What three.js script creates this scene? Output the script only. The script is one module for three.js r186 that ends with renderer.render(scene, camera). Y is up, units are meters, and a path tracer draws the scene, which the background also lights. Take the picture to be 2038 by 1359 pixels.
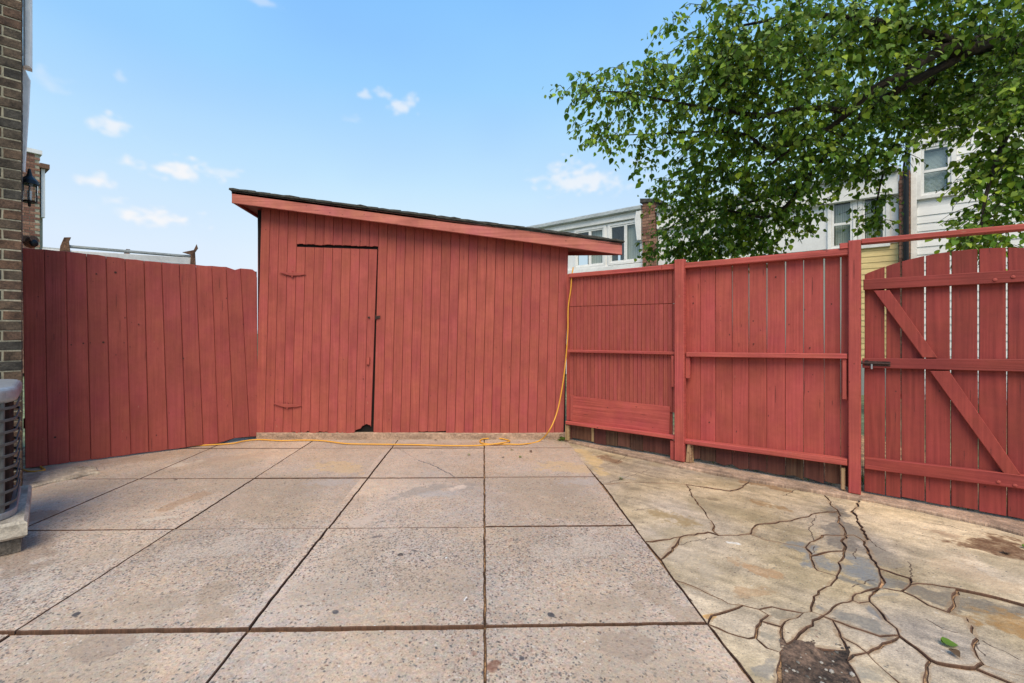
import * as THREE from 'three';
import { mergeGeometries } from 'three/addons/utils/BufferGeometryUtils.js';

// ---------------------------------------------------------------- camera, sky, sun, exposure
const F = 900, PX = 963, PY = 658, EYE = 1.2;            // lens in photograph pixels, eye height in metres
const scene = new THREE.Scene();
const camera = new THREE.PerspectiveCamera(2 * Math.atan(1359 / 2 / F) * 180 / Math.PI, 2038 / 1359, 0.05, 600);
camera.position.set(0, EYE, 0);
camera.lookAt(0, EYE, -10);
camera.setViewOffset(2038, 1359, 1019 - PX, 679.5 - PY, 2038, 1359);   // shifted lens: verticals stay upright
const renderer = new THREE.WebGLRenderer({ antialias: true });
renderer.setSize(1024, 683);
renderer.toneMapping = THREE.LinearToneMapping;
const EXPOSURE = 1.3;
renderer.toneMappingExposure = EXPOSURE;
renderer.shadowMap.enabled = true;
const SUN = new THREE.Vector3(-0.04, 0.86, 0.54).normalize();
const sun = new THREE.DirectionalLight(0xffeccd, 3.0);
sun.position.copy(SUN).multiplyScalar(30); sun.target.position.set(0, 0, -4);
sun.castShadow = true; sun.shadow.radius = 80; sun.shadow.mapSize.set(2048, 2048);
Object.assign(sun.shadow.camera, { left: -14, right: 14, top: 14, bottom: -14, near: 1, far: 70 });
scene.add(sun, sun.target);

// seeded random numbers and noise
function rng(seed) { let a = seed >>> 0; return () => { a = (a + 0x6D2B79F5) | 0; let t = Math.imul(a ^ (a >>> 15), 1 | a); t = (t + Math.imul(t ^ (t >>> 7), 61 | t)) ^ t; return ((t ^ (t >>> 14)) >>> 0) / 4294967296; }; }
const TAB = new Float32Array(65536); { const r = rng(7); for (let i = 0; i < 65536; i++) TAB[i] = r(); }
function vn(x, y, px = 256, py = 256) {                  // value noise 0..1, repeating after px, py cells
  const xi = Math.floor(x), yi = Math.floor(y); let fx = x - xi, fy = y - yi;
  fx = fx * fx * (3 - 2 * fx); fy = fy * fy * (3 - 2 * fy);
  const x0 = ((xi % px) + px) % px, x1 = (x0 + 1) % px, y0 = (((yi % py) + py) % py) << 8, y1 = ((((yi + 1) % py) + py) % py) << 8;
  const a = TAB[y0 + x0], b = TAB[y0 + x1], c = TAB[y1 + x0], d = TAB[y1 + x1];
  return a + (b - a) * fx + (c - a) * fy + (a - b - c + d) * fx * fy;
}
const fbm = (x, y, o = 4) => { let s = 0, w = .5, n = 0; for (let i = 0; i < o; i++) { s += w * vn(x + i * 17.3, y + i * 9.1); n += w; w *= .5; x *= 2.03; y *= 2.03; } return s / n; };
const clamp = (x, a = 0, b = 1) => Math.min(b, Math.max(a, x)), mix = (a, b, t) => a + (b - a) * t;
const sstep = (a, b, x) => { const t = clamp((x - a) / (b - a)); return t * t * (3 - 2 * t); };

{ // the sky: summer blue paling to the horizon, with small fair-weather clouds
  const W = 2048, Hh = 1024, d = new Float32Array(W * Hh * 4);
  const stops = [[-90, .5, .5, .5], [-4, .62, .66, .7], [0, .86, .92, 1.0], [9, .74, .87, 1.0], [18, .52, .76, 1.0], [28, .33, .64, 1.0], [38, .235, .545, 1.0], [60, .16, .44, .93], [90, .12, .37, .86]];
  const dirEl = (px, py) => { const x = (px - PX) / F, y = (PY - py) / F; return [Math.atan2(x, 1) * 180 / Math.PI, Math.atan2(y, Math.hypot(x, 1)) * 180 / Math.PI]; };
  // clouds: azimuth (0 = ahead, right positive), elevation, width, height, strength
  const clouds = [[218, 254, 46, 16, .8], [345, 340, 74, 18, .95], [188, 362, 34, 12, .9], [305, 434, 74, 18, .95], [800, 212, 26, 20, .7], [765, 188, 20, 9, .55], [725, 192, 16, 8, .55],
    [1165, 362, 88, 30, .75], [100, 165, 36, 16, .3], [243, 158, 14, 9, .35], [520, 4, 30, 8, .35], [700, 240, 14, 8, .2], [450, 346, 30, 8, .4]].map(([x, y, w, h, s]) => { const [a, e] = dirEl(x, y); const [a2] = dirEl(x + w, y), [, e2] = dirEl(x, y + h); return [a, e, a2 - a, e - e2, s]; });
  const r = rng(91);
  for (let i = 0; i < 70; i++) { const a = 60 + r() * 240; clouds.push([a > 180 ? a - 360 : a, 6 + r() * 34, 2 + r() * 4, .7 + r() * 1.2, .4 + r() * .5]); }
  for (let j = 0; j < Hh; j++) {
    const el = (j + .5) / Hh * 180 - 90; let k = 0; while (k < stops.length - 2 && el > stops[k + 1][0]) k++;
    const A = stops[k], B = stops[k + 1], t = clamp((el - A[0]) / (B[0] - A[0]));
    const base = [1, 2, 3].map(c => mix(A[c], B[c], t));
    for (let i = 0; i < W; i++) {
      const u = (i + .5) / W, phi = (u - .5) * 2 * Math.PI;               // u = atan2(z, x) / 2pi + .5
      const az = Math.atan2(Math.cos(phi), -Math.sin(phi)) * 180 / Math.PI;
      let c = 0;
      if (el > 2 && el < 45) for (const q of clouds) {
        let da = az - q[0]; if (da > 180) da -= 360; if (da < -180) da += 360;
        const dx = da / q[2], dy = (el - q[1]) / q[3]; if (dx * dx + dy * dy > 4) continue;
        const n = fbm(az * 1.1 + 40, el * 1.9 + 70, 5) - .5;
        const flat = dy < 0 ? dy * 1.45 : dy * (.9 + .35 * Math.sin(dx * 3 + q[0]));
        c = Math.max(c, q[4] * sstep(1.15, .05, Math.hypot(dx, flat) * .82 + n * 1.9));
      }
      const o = (j * W + i) * 4, hz = .94 + .12 * fbm(az * .06 + 9, el * .12, 3);
      const cl = [.97, .955, .96];
      for (let m = 0; m < 3; m++) d[o + m] = mix(Math.min(1.0, base[m] * (m < 2 ? hz : 1)), cl[m], c * .9) / EXPOSURE;
      d[o + 3] = 1;
    }
  }
  const sky = new THREE.DataTexture(d, W, Hh, THREE.RGBAFormat, THREE.FloatType);
  sky.mapping = THREE.EquirectangularReflectionMapping; sky.magFilter = sky.minFilter = THREE.LinearFilter; sky.wrapS = THREE.RepeatWrapping; sky.needsUpdate = true;
  scene.background = sky; scene.environment = sky;
}

// ---------------------------------------------------------------- helpers
const used = {};
const numbered = n => { const k = used[n] = (used[n] ?? -1) + 1; return k ? n + '_' + String(k).padStart(3, '0') : n; };
const shade = o => { o.castShadow = o.receiveShadow = true; return o; };
function part(name, geo, mat, parent) { const m = shade(new THREE.Mesh(geo, mat)); m.name = name; parent.add(m); return m; }
function thing(name, label, category, pos = [0, 0, 0], turn = 0, group) { const g = new THREE.Group(); g.name = numbered(name); g.position.set(...pos); g.rotation.y = turn; g.userData = { label, category }; if (group) g.userData.group = group; scene.add(g); return g; }
function solo(name, geo, mat, label, category, group) { const m = part(numbered(name), geo, mat, scene); m.userData = { label, category }; if (group) m.userData.group = group; return m; }
function struct(name, geo, mat) { const m = part(numbered(name), geo, mat, scene); m.userData.kind = 'structure'; return m; }
function ground(px, py) { const z = F * EYE / (py - PY); return [(px - PX) / F * z, -z]; }             // point of the yard floor seen at a photograph pixel
const at = (px, py, z) => new THREE.Vector3((px - PX) / F * z, EYE + (PY - py) / F * z, -z);
class Wall {                                              // an upright plane along a line of the plan; u along it, v up, w towards the yard
  constructor(x0, z0, x1, z1) { const l = Math.hypot(x1 - x0, z1 - z0); this.o = [x0, z0]; this.d = [(x1 - x0) / l, (z1 - z0) / l]; this.turn = Math.atan2(-this.d[1], this.d[0]); this.n = [Math.sin(this.turn), Math.cos(this.turn)]; }
  uv(px, py, w = 0) { const k = (px - PX) / F, ox = this.o[0] + this.n[0] * w, oz = this.o[1] + this.n[1] * w; const t = (-k * oz - ox) / (this.d[0] + k * this.d[1]); const z = -(oz + t * this.d[1]); return [t, EYE + (PY - py) / F * z]; }
  xz(u, w = 0) { return [this.o[0] + this.d[0] * u + this.n[0] * w, this.o[1] + this.d[1] * u + this.n[1] * w]; }
  shifted(w) { const q = new Wall(0, 0, 1, 0); q.o = [this.o[0] + this.n[0] * w, this.o[1] + this.n[1] * w]; q.d = this.d; q.turn = this.turn; q.n = this.n; return q; }
  group(name, label, category) { return thing(name, label, category, [this.o[0], 0, this.o[1]], this.turn); }
}
const R = rng(12345), rr = (a, b) => a + (b - a) * R();
function slab(poly, z0, z1, bevel = .003, along = 'v', holes = []) {      // a flat piece with chamfered edges, outline in u, v, from depth z0 to z1
  const s = new THREE.Shape(poly.map(p => new THREE.Vector2(p[0], p[1])));
  for (const h of holes) s.holes.push(new THREE.Path(h.map(p => new THREE.Vector2(p[0], p[1]))));
  const b = Math.min(bevel, (z1 - z0) * .45);
  const g = new THREE.ExtrudeGeometry(s, { depth: z1 - z0 - 2 * b, bevelEnabled: b > 0, bevelThickness: b, bevelSize: b, bevelOffset: -b, bevelSegments: 1, steps: 1 });
  g.translate(0, 0, z0 + b);
  const uv = g.attributes.uv, a = R() * 3, c = R() * 3;
  for (let i = 0; i < uv.count; i++) { const x = uv.getX(i), y = uv.getY(i); along === 'v' ? uv.setXY(i, x + a, y + c) : uv.setXY(i, y + a, x + c); }
  return g;
}
const rect = (u0, v0, u1, v1) => [[u0, v0], [u1, v0], [u1, v1], [u0, v1]];
function box(x0, y0, z0, x1, y1, z1) { const g = new THREE.BoxGeometry(x1 - x0, y1 - y0, z1 - z0); g.translate((x0 + x1) / 2, (y0 + y1) / 2, (z0 + z1) / 2); const uv = g.attributes.uv; const a = R() * 5; for (let i = 0; i < uv.count; i++) uv.setXY(i, uv.getX(i) + a, uv.getY(i) + a); return g; }
function tube(pts, rad, seg = 32, radial = 6) { return new THREE.TubeGeometry(new THREE.CatmullRomCurve3(pts, false, 'centripetal'), seg, rad, radial); }
function limb(pts, radii, seg = 28, radial = 8) {         // a tapering branch
  const curve = new THREE.CatmullRomCurve3(pts, false, 'centripetal'), fr = curve.computeFrenetFrames(seg), P = [], N = [], U = [], I = [];
  for (let i = 0; i <= seg; i++) { const t = i / seg, p = curve.getPoint(t), k = t * (radii.length - 1), a = Math.min(radii.length - 2, Math.floor(k)), r0 = mix(radii[a], radii[a + 1], k - a);
    const T = curve.getTangent(t), q = new THREE.Quaternion().setFromUnitVectors(new THREE.Vector3(0, 0, 1), T), ax = new THREE.Vector3(1, 0, 0).applyQuaternion(q), by = new THREE.Vector3(0, 1, 0).applyQuaternion(q);
    for (let j = 0; j <= radial; j++) { const f = j / radial * Math.PI * 2, r1 = r0 * (1 + .14 * (vn(i * .9, j % radial * 1.3 + pts[0].x * 7) - .5) * 2), n = ax.clone().multiplyScalar(Math.cos(f)).addScaledVector(by, Math.sin(f)); P.push(p.x + n.x * r1, p.y + n.y * r1, p.z + n.z * r1); N.push(n.x, n.y, n.z); U.push(j / radial * .3, t * curve.getLength() * 1); } }
  for (let i = 0; i < seg; i++) for (let j = 0; j < radial; j++) { const a = i * (radial + 1) + j, b = a + radial + 1; I.push(a, a + 1, b, b, a + 1, b + 1); }
  const g = new THREE.BufferGeometry(); g.setAttribute('position', new THREE.Float32BufferAttribute(P, 3)); g.setAttribute('normal', new THREE.Float32BufferAttribute(N, 3)); g.setAttribute('uv', new THREE.Float32BufferAttribute(U, 2)); g.setIndex(I); return g;
}

// ---------------------------------------------------------------- textures and materials
function tex(w, h, fn, srgb = true) {
  const d = new Uint8Array(w * h * 4);
  for (let j = 0; j < h; j++) for (let i = 0; i < w; i++) { const c = fn(i / w, j / h), o = (j * w + i) * 4; d[o] = clamp(c[0], 0, 255); d[o + 1] = clamp(c[1], 0, 255); d[o + 2] = clamp(c[2], 0, 255); d[o + 3] = 255; }
  return fin(d, w, h, srgb);
}
function fin(d, w, h, srgb) { const t = new THREE.DataTexture(d, w, h); t.wrapS = t.wrapT = THREE.RepeatWrapping; t.magFilter = THREE.LinearFilter; t.minFilter = THREE.LinearMipmapLinearFilter; t.generateMipmaps = true; if (srgb) t.colorSpace = THREE.SRGBColorSpace; t.needsUpdate = true; return t; }
const rep = (t, x, y) => { t.repeat.set(x, y); return t; };

// red barn paint on wood: thin streaks along the grain, soft blotches, nail heads and small chips
function paint(seed, base, opt = {}) {
  const w = 512, h = 1024, S = seed * 31.7, rn = rng(seed * 977 + 3), d = new Uint8Array(w * h * 4), gr = new Float32Array(w * h);
  for (let j = 0; j < h; j++) for (let i = 0; i < w; i++) {
    const u = i / w, v = j / h, wob = vn(u * 6 + S, v * 5, 6, 5) * 1.2;
    const st = vn(u * 70 + wob + S, v * 4, 70, 4) * .55 + vn(u * 150 + wob, v * 9 + S, 150, 9) * .45 - .5;
    const bl = vn(u * 4 + S, v * 8, 4, 8) * .5 + vn(u * 11, v * 22 + S, 11, 22) * .3 + vn(u * 40 + S, v * 80, 40, 80) * .2 - .5;
    const hue = vn(u * 3 + 5 + S, v * 6 + 3, 3, 6) * .6 + vn(u * 14 + S, v * 28 + S, 14, 28) * .4 - .5, fn = R() - .5;
    let k = 1 + bl * .2 + st * (opt.grain ?? .13) + fn * .07;
    const o = (j * w + i) * 4;
    d[o] = clamp(base[0] * k, 0, 255); d[o + 1] = clamp(base[1] * (k + hue * .13 + (k - 1) * .4), 0, 255); d[o + 2] = clamp(base[2] * (k - hue * .10 + (k - 1) * .4), 0, 255); d[o + 3] = 255;
    gr[j * w + i] = .5 + st * .7 + bl * .3;
  }
  const blot = (n, rmax, col, al, len) => { for (let q = 0; q < n; q++) { const cx = rn() * w, cy = rn() * h, rx = .6 + rn() * rmax, ry = rx * (1 + rn() * len); for (let y = -Math.ceil(ry); y <= ry; y++) for (let x = -Math.ceil(rx); x <= rx; x++) { const e = Math.hypot(x / rx, y / ry) + (rn() - .5) * .5; if (e > 1) continue; const o = ((((cy + y | 0) + h) % h) * w + (((cx + x | 0) + w) % w)) * 4; for (let m = 0; m < 3; m++) d[o + m] = mix(d[o + m], col[m], al); gr[o / 4] -= .25; } } };
  blot(opt.spots ?? 16, 1.8, [66, 32, 30], .75, 1.2); blot(opt.cracks ?? 10, 1.0, [88, 38, 35], .6, 26); blot(opt.chips ?? 5, 2.0, [176, 128, 108], .45, 2.5);
  const b = new Uint8Array(w * h * 4); for (let i = 0; i < w * h; i++) { b[i * 4] = b[i * 4 + 1] = b[i * 4 + 2] = clamp(gr[i] * 255, 0, 255); b[i * 4 + 3] = 255; }
  return new THREE.MeshStandardMaterial({ map: rep(fin(d, w, h, true), 1, .5), bumpMap: rep(fin(b, w, h, false), 1, .5), bumpScale: .0028, roughness: opt.rough ?? .78 });
}
const RED = [paint(1, [157, 74, 66]), paint(2, [159, 76, 67]), paint(3, [155, 73, 65]), paint(4, [157, 74, 67])];
const REDF = [paint(5, [162, 72, 65], { grain: .16, cracks: 22 }), paint(6, [166, 74, 67], { grain: .16, cracks: 22 }), paint(7, [158, 70, 63], { grain: .17, cracks: 26 })];
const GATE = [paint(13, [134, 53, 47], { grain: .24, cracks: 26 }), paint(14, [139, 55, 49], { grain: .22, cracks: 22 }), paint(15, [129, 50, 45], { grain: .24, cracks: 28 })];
const FASCIA = paint(16, [178, 102, 93], { grain: .2, chips: 14, cracks: 16 });
const LEFT = [paint(17, [150, 69, 62], { grain: .12, cracks: 14 }), paint(18, [154, 71, 63], { grain: .12, cracks: 14 })];
const TRIM = [paint(8, [168, 76, 70], { grain: .24, chips: 12, cracks: 24 })];
const OLD = [paint(9, [96, 62, 50], { grain: .5, cracks: 60, chips: 30, rough: .95 }), paint(10, [86, 47, 41], { grain: .4, cracks: 50, chips: 16, rough: .92 }), paint(11, [80, 56, 44], { grain: .5, cracks: 60, chips: 20, rough: .95 })];
const RAWWOOD = paint(12, [150, 122, 92], { grain: .5, cracks: 50, chips: 20, rough: .95 });
const pick = a => a[Math.floor(R() * a.length) % a.length];
const grainy = (base, amp, sx, sy, seed = 1, n = 256) => rep(tex(n, n, (u, v) => { const k = 1 + amp * ((vn(u * 4 + seed, v * 4, 4, 4) - .5) * .8 + (vn(u * 16, v * 16 + seed, 16, 16) - .5) * .7 + (vn(u * 64 + seed, v * 64, 64, 64) - .5) * .6 + (R() - .5) * .5); return base.map(b => b * k); }), sx, sy);
const std = (o) => new THREE.MeshStandardMaterial(o);
const M = {
  white: std({ map: grainy([226, 226, 224], .09, .7, .7, 2), roughness: .6 }),
  vinyl: std({ map: grainy([226, 227, 227], .05, .6, .6, 5), roughness: .5 }),
  yellow: std({ map: grainy([222, 198, 140], .1, .6, .6, 9), roughness: .55 }),
  gutter: std({ map: grainy([172, 178, 178], .2, 1, 1, 3), roughness: .5, metalness: .2 }),
  rust: std({ map: grainy([104, 78, 62], .6, 4, 4, 8), roughness: .95 }),
  darkmetal: std({ color: 0x23262a, roughness: .45, metalness: .6 }),
  iron: std({ map: grainy([70, 52, 48], .6, 9, 9, 4), roughness: .8, metalness: .4 }),
  shingle: std({ map: grainy([62, 62, 58], .6, 6, 6, 3), roughness: 1 }),
  dark: std({ color: 0x15110f, roughness: 1 }),
  mortar: std({ map: grainy([150, 146, 128], .3, 3, 3, 7), bumpMap: grainy([128, 128, 128], .9, 6, 6, 3), bumpScale: .003, roughness: 1 }),
  bark: std({ map: grainy([54, 46, 40], .8, 6, 2, 6), bumpMap: grainy([128, 128, 128], 1.2, 12, 3, 6), bumpScale: .01, roughness: 1 }),
  conc: std({ map: grainy([172, 164, 150], .3, 2, 2, 11), bumpMap: grainy([128, 128, 128], 1, 7, 7, 3), bumpScale: .004, roughness: .95 }),
  concdark: std({ map: grainy([112, 104, 94], .5, 2, 2, 12), bumpMap: grainy([128, 128, 128], 1, 7, 7, 4), bumpScale: .005, roughness: .95 }),
  kerb: std({ map: grainy([168, 142, 122], .34, 1.4, 1.4, 13), bumpMap: grainy([128, 128, 128], 1.2, 6, 6, 5), bumpScale: .006, roughness: 1 }),
  apron: std({ map: grainy([186, 172, 152], .3, 2.5, 2.5, 53), bumpMap: grainy([128, 128, 128], 1.2, 8, 8, 5), bumpScale: .006, roughness: 1 }),
  edge: std({ map: grainy([88, 64, 50], .35, 9, 9, 51), roughness: 1 }),
  soil: std({ map: grainy([84, 68, 56], .95, 2.4, 2.4, 15, 512), roughness: 1 }),
  jointsoil: std({ map: grainy([134, 106, 78], .8, 3, 3, 16), roughness: 1 }),
  cord: std({ color: new THREE.Color(.72, .36, .04), roughness: .5 }),
  acgrey: std({ map: grainy([150, 154, 158], .12, 2, 2, 17), roughness: .42, metalness: .35 }),
  acband: std({ map: grainy([84, 85, 84], .15, 2, 2, 18), roughness: .6 }),
  coil: std({ map: rep(tex(256, 64, (u, v) => { const f = .6 + .4 * Math.sin(u * 256 * Math.PI / 2); const k = (10 + 12 * vn(u * 12, v * 6, 12, 6)) * f + 4; return [k * 1.05, k, k * .9]; }), 3, 3), roughness: .8, metalness: .3 }),
  glass: new THREE.MeshPhysicalMaterial({ color: 0xeef4f4, transmission: 1, thickness: 0, roughness: .03, ior: 1.5 }),
  curtain: std({ map: rep(tex(128, 32, (u, v) => { const k = 188 + 26 * Math.sin(u * Math.PI * 2 * 9) + 18 * (vn(u * 12, v * 2, 12, 2) - .5); return [k, k * .99, k * .95]; }), 1, 1), roughness: .95 }),
  room: std({ color: 0x9aa09c, roughness: 1 }),
  leafdead: std({ color: 0x5a4630, roughness: .9, side: THREE.DoubleSide }),
  weed: std({ color: new THREE.Color(.12, .24, .03), roughness: .8, side: THREE.DoubleSide }),
};
const BRICK = [[76, 66, 56], [84, 70, 58], [68, 62, 54], [88, 68, 55], [60, 58, 54], [78, 62, 52]].map((c, i) => std({ map: grainy(c, .55, 5, 5, 20 + i, 128), bumpMap: grainy([128, 128, 128], 1.2, 9, 9, 30 + i, 128), bumpScale: .004, roughness: .95 }));
const FARBRICK = [[128, 92, 76], [112, 78, 66], [142, 108, 90]].map((c, i) => std({ map: grainy(c, .45, 3, 3, 40 + i, 128), roughness: .95 }));

// ---------------------------------------------------------------- maps of the yard floor, in metres of the plan
function floorMap(x0, x1, z0, z1, n, kind, marks, seed) {
  const d = new Uint8Array(n * n * 4), sx = n / (x1 - x0), sz = n / (z1 - z0), rn = rng(seed);
  for (let j = 0; j < n; j++) for (let i = 0; i < n; i++) {
    const x = x0 + (i + .5) / sx, z = z0 + (j + .5) / sz, o = (j * n + i) * 4;
    const a = fbm(x * 1.1 + 30, z * 1.1 + 50, 4) - .5, b = vn(x * 9 + 11, z * 9) * .5 + vn(x * 31, z * 31 + 7) * .5 - .5, g = vn(x * 190, z * 190) - .5, e = rn() - .5, w = fbm(x * 2.3 + 90, z * 2.3 + 20, 3) - .5;
    let c;
    if (kind === 'slab') { const k = 1 + a * .22 + b * .12 + g * .16 + e * .13; const h2 = vn(x * 70 + 5, z * 70) - .5, h3 = vn(x * 110, z * 110 + 8) - .5; c = [184 * (k + w * .06 + h2 * .07), 165 * (k + h3 * .05), 147 * (k - w * .10 - h2 * .06)]; const dirt = sstep(.08, .22, fbm(x * 1.7 + 3, z * 1.7 + 44, 5) - .5); c = [mix(c[0], 150, dirt * .28), mix(c[1], 134, dirt * .28), mix(c[2], 112, dirt * .28)]; }
    else { const st = vn(x * 6 + z * 5, z * 22 - x * 19 + 9) - .5, k = 1 + a * .46 + b * .28 + g * .16 + e * .14 + st * .17; c = [188 * (k + w * .05), 170 * k, 143 * (k - w * .2)]; const ol = sstep(.02, .2, fbm(x * 2.6 + 53, z * 2.6 + 14, 5) - .5); c = [mix(c[0], 146, ol * .45), mix(c[1], 131, ol * .45), mix(c[2], 100, ol * .45)]; }
    d[o] = clamp(c[0], 0, 255); d[o + 1] = clamp(c[1], 0, 255); d[o + 2] = clamp(c[2], 0, 255); d[o + 3] = 255;
  }
  const dot = (x, z, rx, rz, ang, col, al, rough = .35) => { const R0 = Math.max(rx, rz), ca = Math.cos(ang), sa = Math.sin(ang), i0 = Math.floor((x - R0 - x0) * sx), i1 = Math.ceil((x + R0 - x0) * sx), j0 = Math.floor((z - R0 - z0) * sz), j1 = Math.ceil((z + R0 - z0) * sz);
    for (let j = Math.max(0, j0); j <= Math.min(n - 1, j1); j++) for (let i = Math.max(0, i0); i <= Math.min(n - 1, i1); i++) { const dx = x0 + (i + .5) / sx - x, dz = z0 + (j + .5) / sz - z, e = Math.hypot((dx * ca + dz * sa) / rx, (dz * ca - dx * sa) / rz) + (rn() - .5) * rough; if (e > 1) continue; const o = (j * n + i) * 4, t = al * Math.min(1, (1 - e) * 2.2); for (let m = 0; m < 3; m++) d[o + m] = mix(d[o + m], col[m], t); } };
  const area = (x1 - x0) * (z1 - z0);
  const cols = [[84, 82, 82], [66, 68, 72], [104, 86, 74], [128, 96, 80], [92, 96, 92], [214, 204, 192], [70, 60, 54]];
  const N = area * (kind === 'slab' ? 24000 : 1500) | 0;
  for (let q = 0; q < N; q++) { const x = x0 + rn() * (x1 - x0), z = z0 + rn() * (z1 - z0), bare = sstep(.3, .68, fbm(x * 1.6 + 71, z * 1.6 + 5, 3)); if (rn() > (.22 + .78 * bare) * (kind === 'slab' ? .16 + .84 * sstep(-3.1, -1.5, z + (bare - .5) * .9) : 1)) continue; const r0 = .001 + Math.pow(rn(), 2.6) * (kind === 'slab' ? .0046 : .004); dot(x, z, r0 * (1 + rn()), r0, rn() * 3, cols[rn() * cols.length | 0], .25 + rn() * .55); }
  for (const m of marks) {                                // stains and fine cracks, traced on the photograph and laid on the plan
    const P = m.p.map(q => ground(q[0], q[1]));
    if (m.t === 'crack') for (let k = 0; k + 1 < P.length; k++) { const L = Math.hypot(P[k + 1][0] - P[k][0], P[k + 1][1] - P[k][1]), st = Math.max(2, L / .0022 | 0); for (let q = 0; q <= st; q++) { const t = q / st, x = mix(P[k][0], P[k + 1][0], t), z = mix(P[k][1], P[k + 1][1], t); const jx = (fbm(x * 26, z * 26, 3) - .5) * .03, jz = (fbm(x * 26 + 80, z * 26, 3) - .5) * .03; dot(x + jx, z + jz, m.w * (.6 + vn(x * 40, z * 40) * .8), m.w * .8, 0, m.c ?? [70, 56, 46], m.a ?? .8); } }
    else { // a stain: the neighbourhood of a polyline, its rim broken by noise
      const xs = P.map(q => q[0]), zs = P.map(q => q[1]), pad = m.w * 1.8, i0 = Math.max(0, (Math.min(...xs) - pad - x0) * sx | 0), i1 = Math.min(n - 1, (Math.max(...xs) + pad - x0) * sx | 0), j0 = Math.max(0, (Math.min(...zs) - pad - z0) * sz | 0), j1 = Math.min(n - 1, (Math.max(...zs) + pad - z0) * sz | 0);
      for (let j = j0; j <= j1; j++) for (let i = i0; i <= i1; i++) { const x = x0 + (i + .5) / sx, z = z0 + (j + .5) / sz; let best = 9; if (P.length === 1) best = Math.hypot(x - P[0][0], z - P[0][1]); for (let k = 0; k + 1 < P.length; k++) { const ax = P[k][0], az = P[k][1], bx = P[k + 1][0] - ax, bz = P[k + 1][1] - az, t = clamp(((x - ax) * bx + (z - az) * bz) / (bx * bx + bz * bz)); best = Math.min(best, Math.hypot(x - ax - bx * t, z - az - bz * t)); }
        const e = best / m.w + (fbm(x * 9 + 60, z * 9 + 30, 5) - .5) * 2.8 + (vn(x * 60, z * 60) - .5) * .5; const t = (m.a ?? .6) * sstep(1.05, .55, e) * (.45 + .35 * vn(x * 130, z * 130) + .5 * vn(x * 38, z * 38 + 4)); if (t <= 0) continue; const o = (j * n + i) * 4; for (let q = 0; q < 3; q++) d[o + q] = mix(d[o + q], m.c[q], Math.min(1, t)); }
    }
  }
  const t = fin(d, n, n, true); t.repeat.set(1 / (x1 - x0), 1 / (z1 - z0)); t.offset.set(-x0 / (x1 - x0), -z0 / (z1 - z0)); return t;
}
const floorBump = (() => { const t = tex(1024, 1024, (u, v) => { const k = 128 + 70 * (vn(u * 150, v * 150, 150, 150) - .5) + 60 * (vn(u * 60, v * 60, 60, 60) - .5) + 50 * (R() - .5) + 40 * (vn(u * 12, v * 12, 12, 12) - .5); return [k, k, k]; }, false); t.repeat.set(1 / 1.3, 1 / 1.3); return t; })();
const BLU = [128, 128, 126], BRN = [126, 96, 70], TAN = [150, 118, 74], ORG = [186, 138, 92], PALE = [206, 196, 178], DK = [66, 60, 58];
const marksA = [
  { t: 's', p: [[240, 920], [330, 905]], w: .12, c: [160, 136, 114], a: .4 }, { t: 's', p: [[500, 1000], [560, 985]], w: .1, c: [172, 150, 130], a: .4 }, { t: 's', p: [[180, 1110], [260, 1095]], w: .13, c: [168, 150, 128], a: .45 }, { t: 's', p: [[420, 1130], [480, 1110]], w: .1, c: [200, 186, 168], a: .4 },
  { t: 'crack', p: [[14, 1358], [81, 1342], [127, 1321], [173, 1308], [218, 1285]], w: .0035 }, { t: 'crack', p: [[0, 1340], [30, 1322], [60, 1310]], w: .002 },
  { t: 's', p: [[255, 1205], [285, 1222]], w: .05, c: ORG, a: .5 }, { t: 's', p: [[330, 1010], [400, 985]], w: .05, c: [160, 128, 100], a: .5 }, { t: 's', p: [[290, 1035], [350, 1028]], w: .03, c: PALE, a: .6 },
  { t: 's', p: [[70, 1030]], w: .1, c: [150, 122, 100], a: .6 }, { t: 's', p: [[90, 1135], [60, 1180]], w: .05, c: PALE, a: .35 }, { t: 's', p: [[60, 1080], [50, 1130]], w: .09, c: [136, 116, 98], a: .5 },
  { t: 's', p: [[420, 915], [520, 905]], w: .1, c: [176, 150, 132], a: .4 }, { t: 's', p: [[350, 925], [400, 918]], w: .05, c: PALE, a: .5 }, { t: 's', p: [[350, 955]], w: .012, c: DK, a: .95 }, { t: 's', p: [[568, 962], [575, 960]], w: .008, c: [120, 60, 40], a: .9 },
  { t: 's', p: [[382, 1218]], w: .012, c: DK, a: .9 }, { t: 's', p: [[535, 1144]], w: .012, c: [90, 88, 92], a: .9 }, { t: 's', p: [[355, 1155], [368, 1148]], w: .006, c: BRN, a: .8 }, { t: 's', p: [[440, 1225], [458, 1220]], w: .007, c: [90, 90, 94], a: .8 },
];
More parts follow.
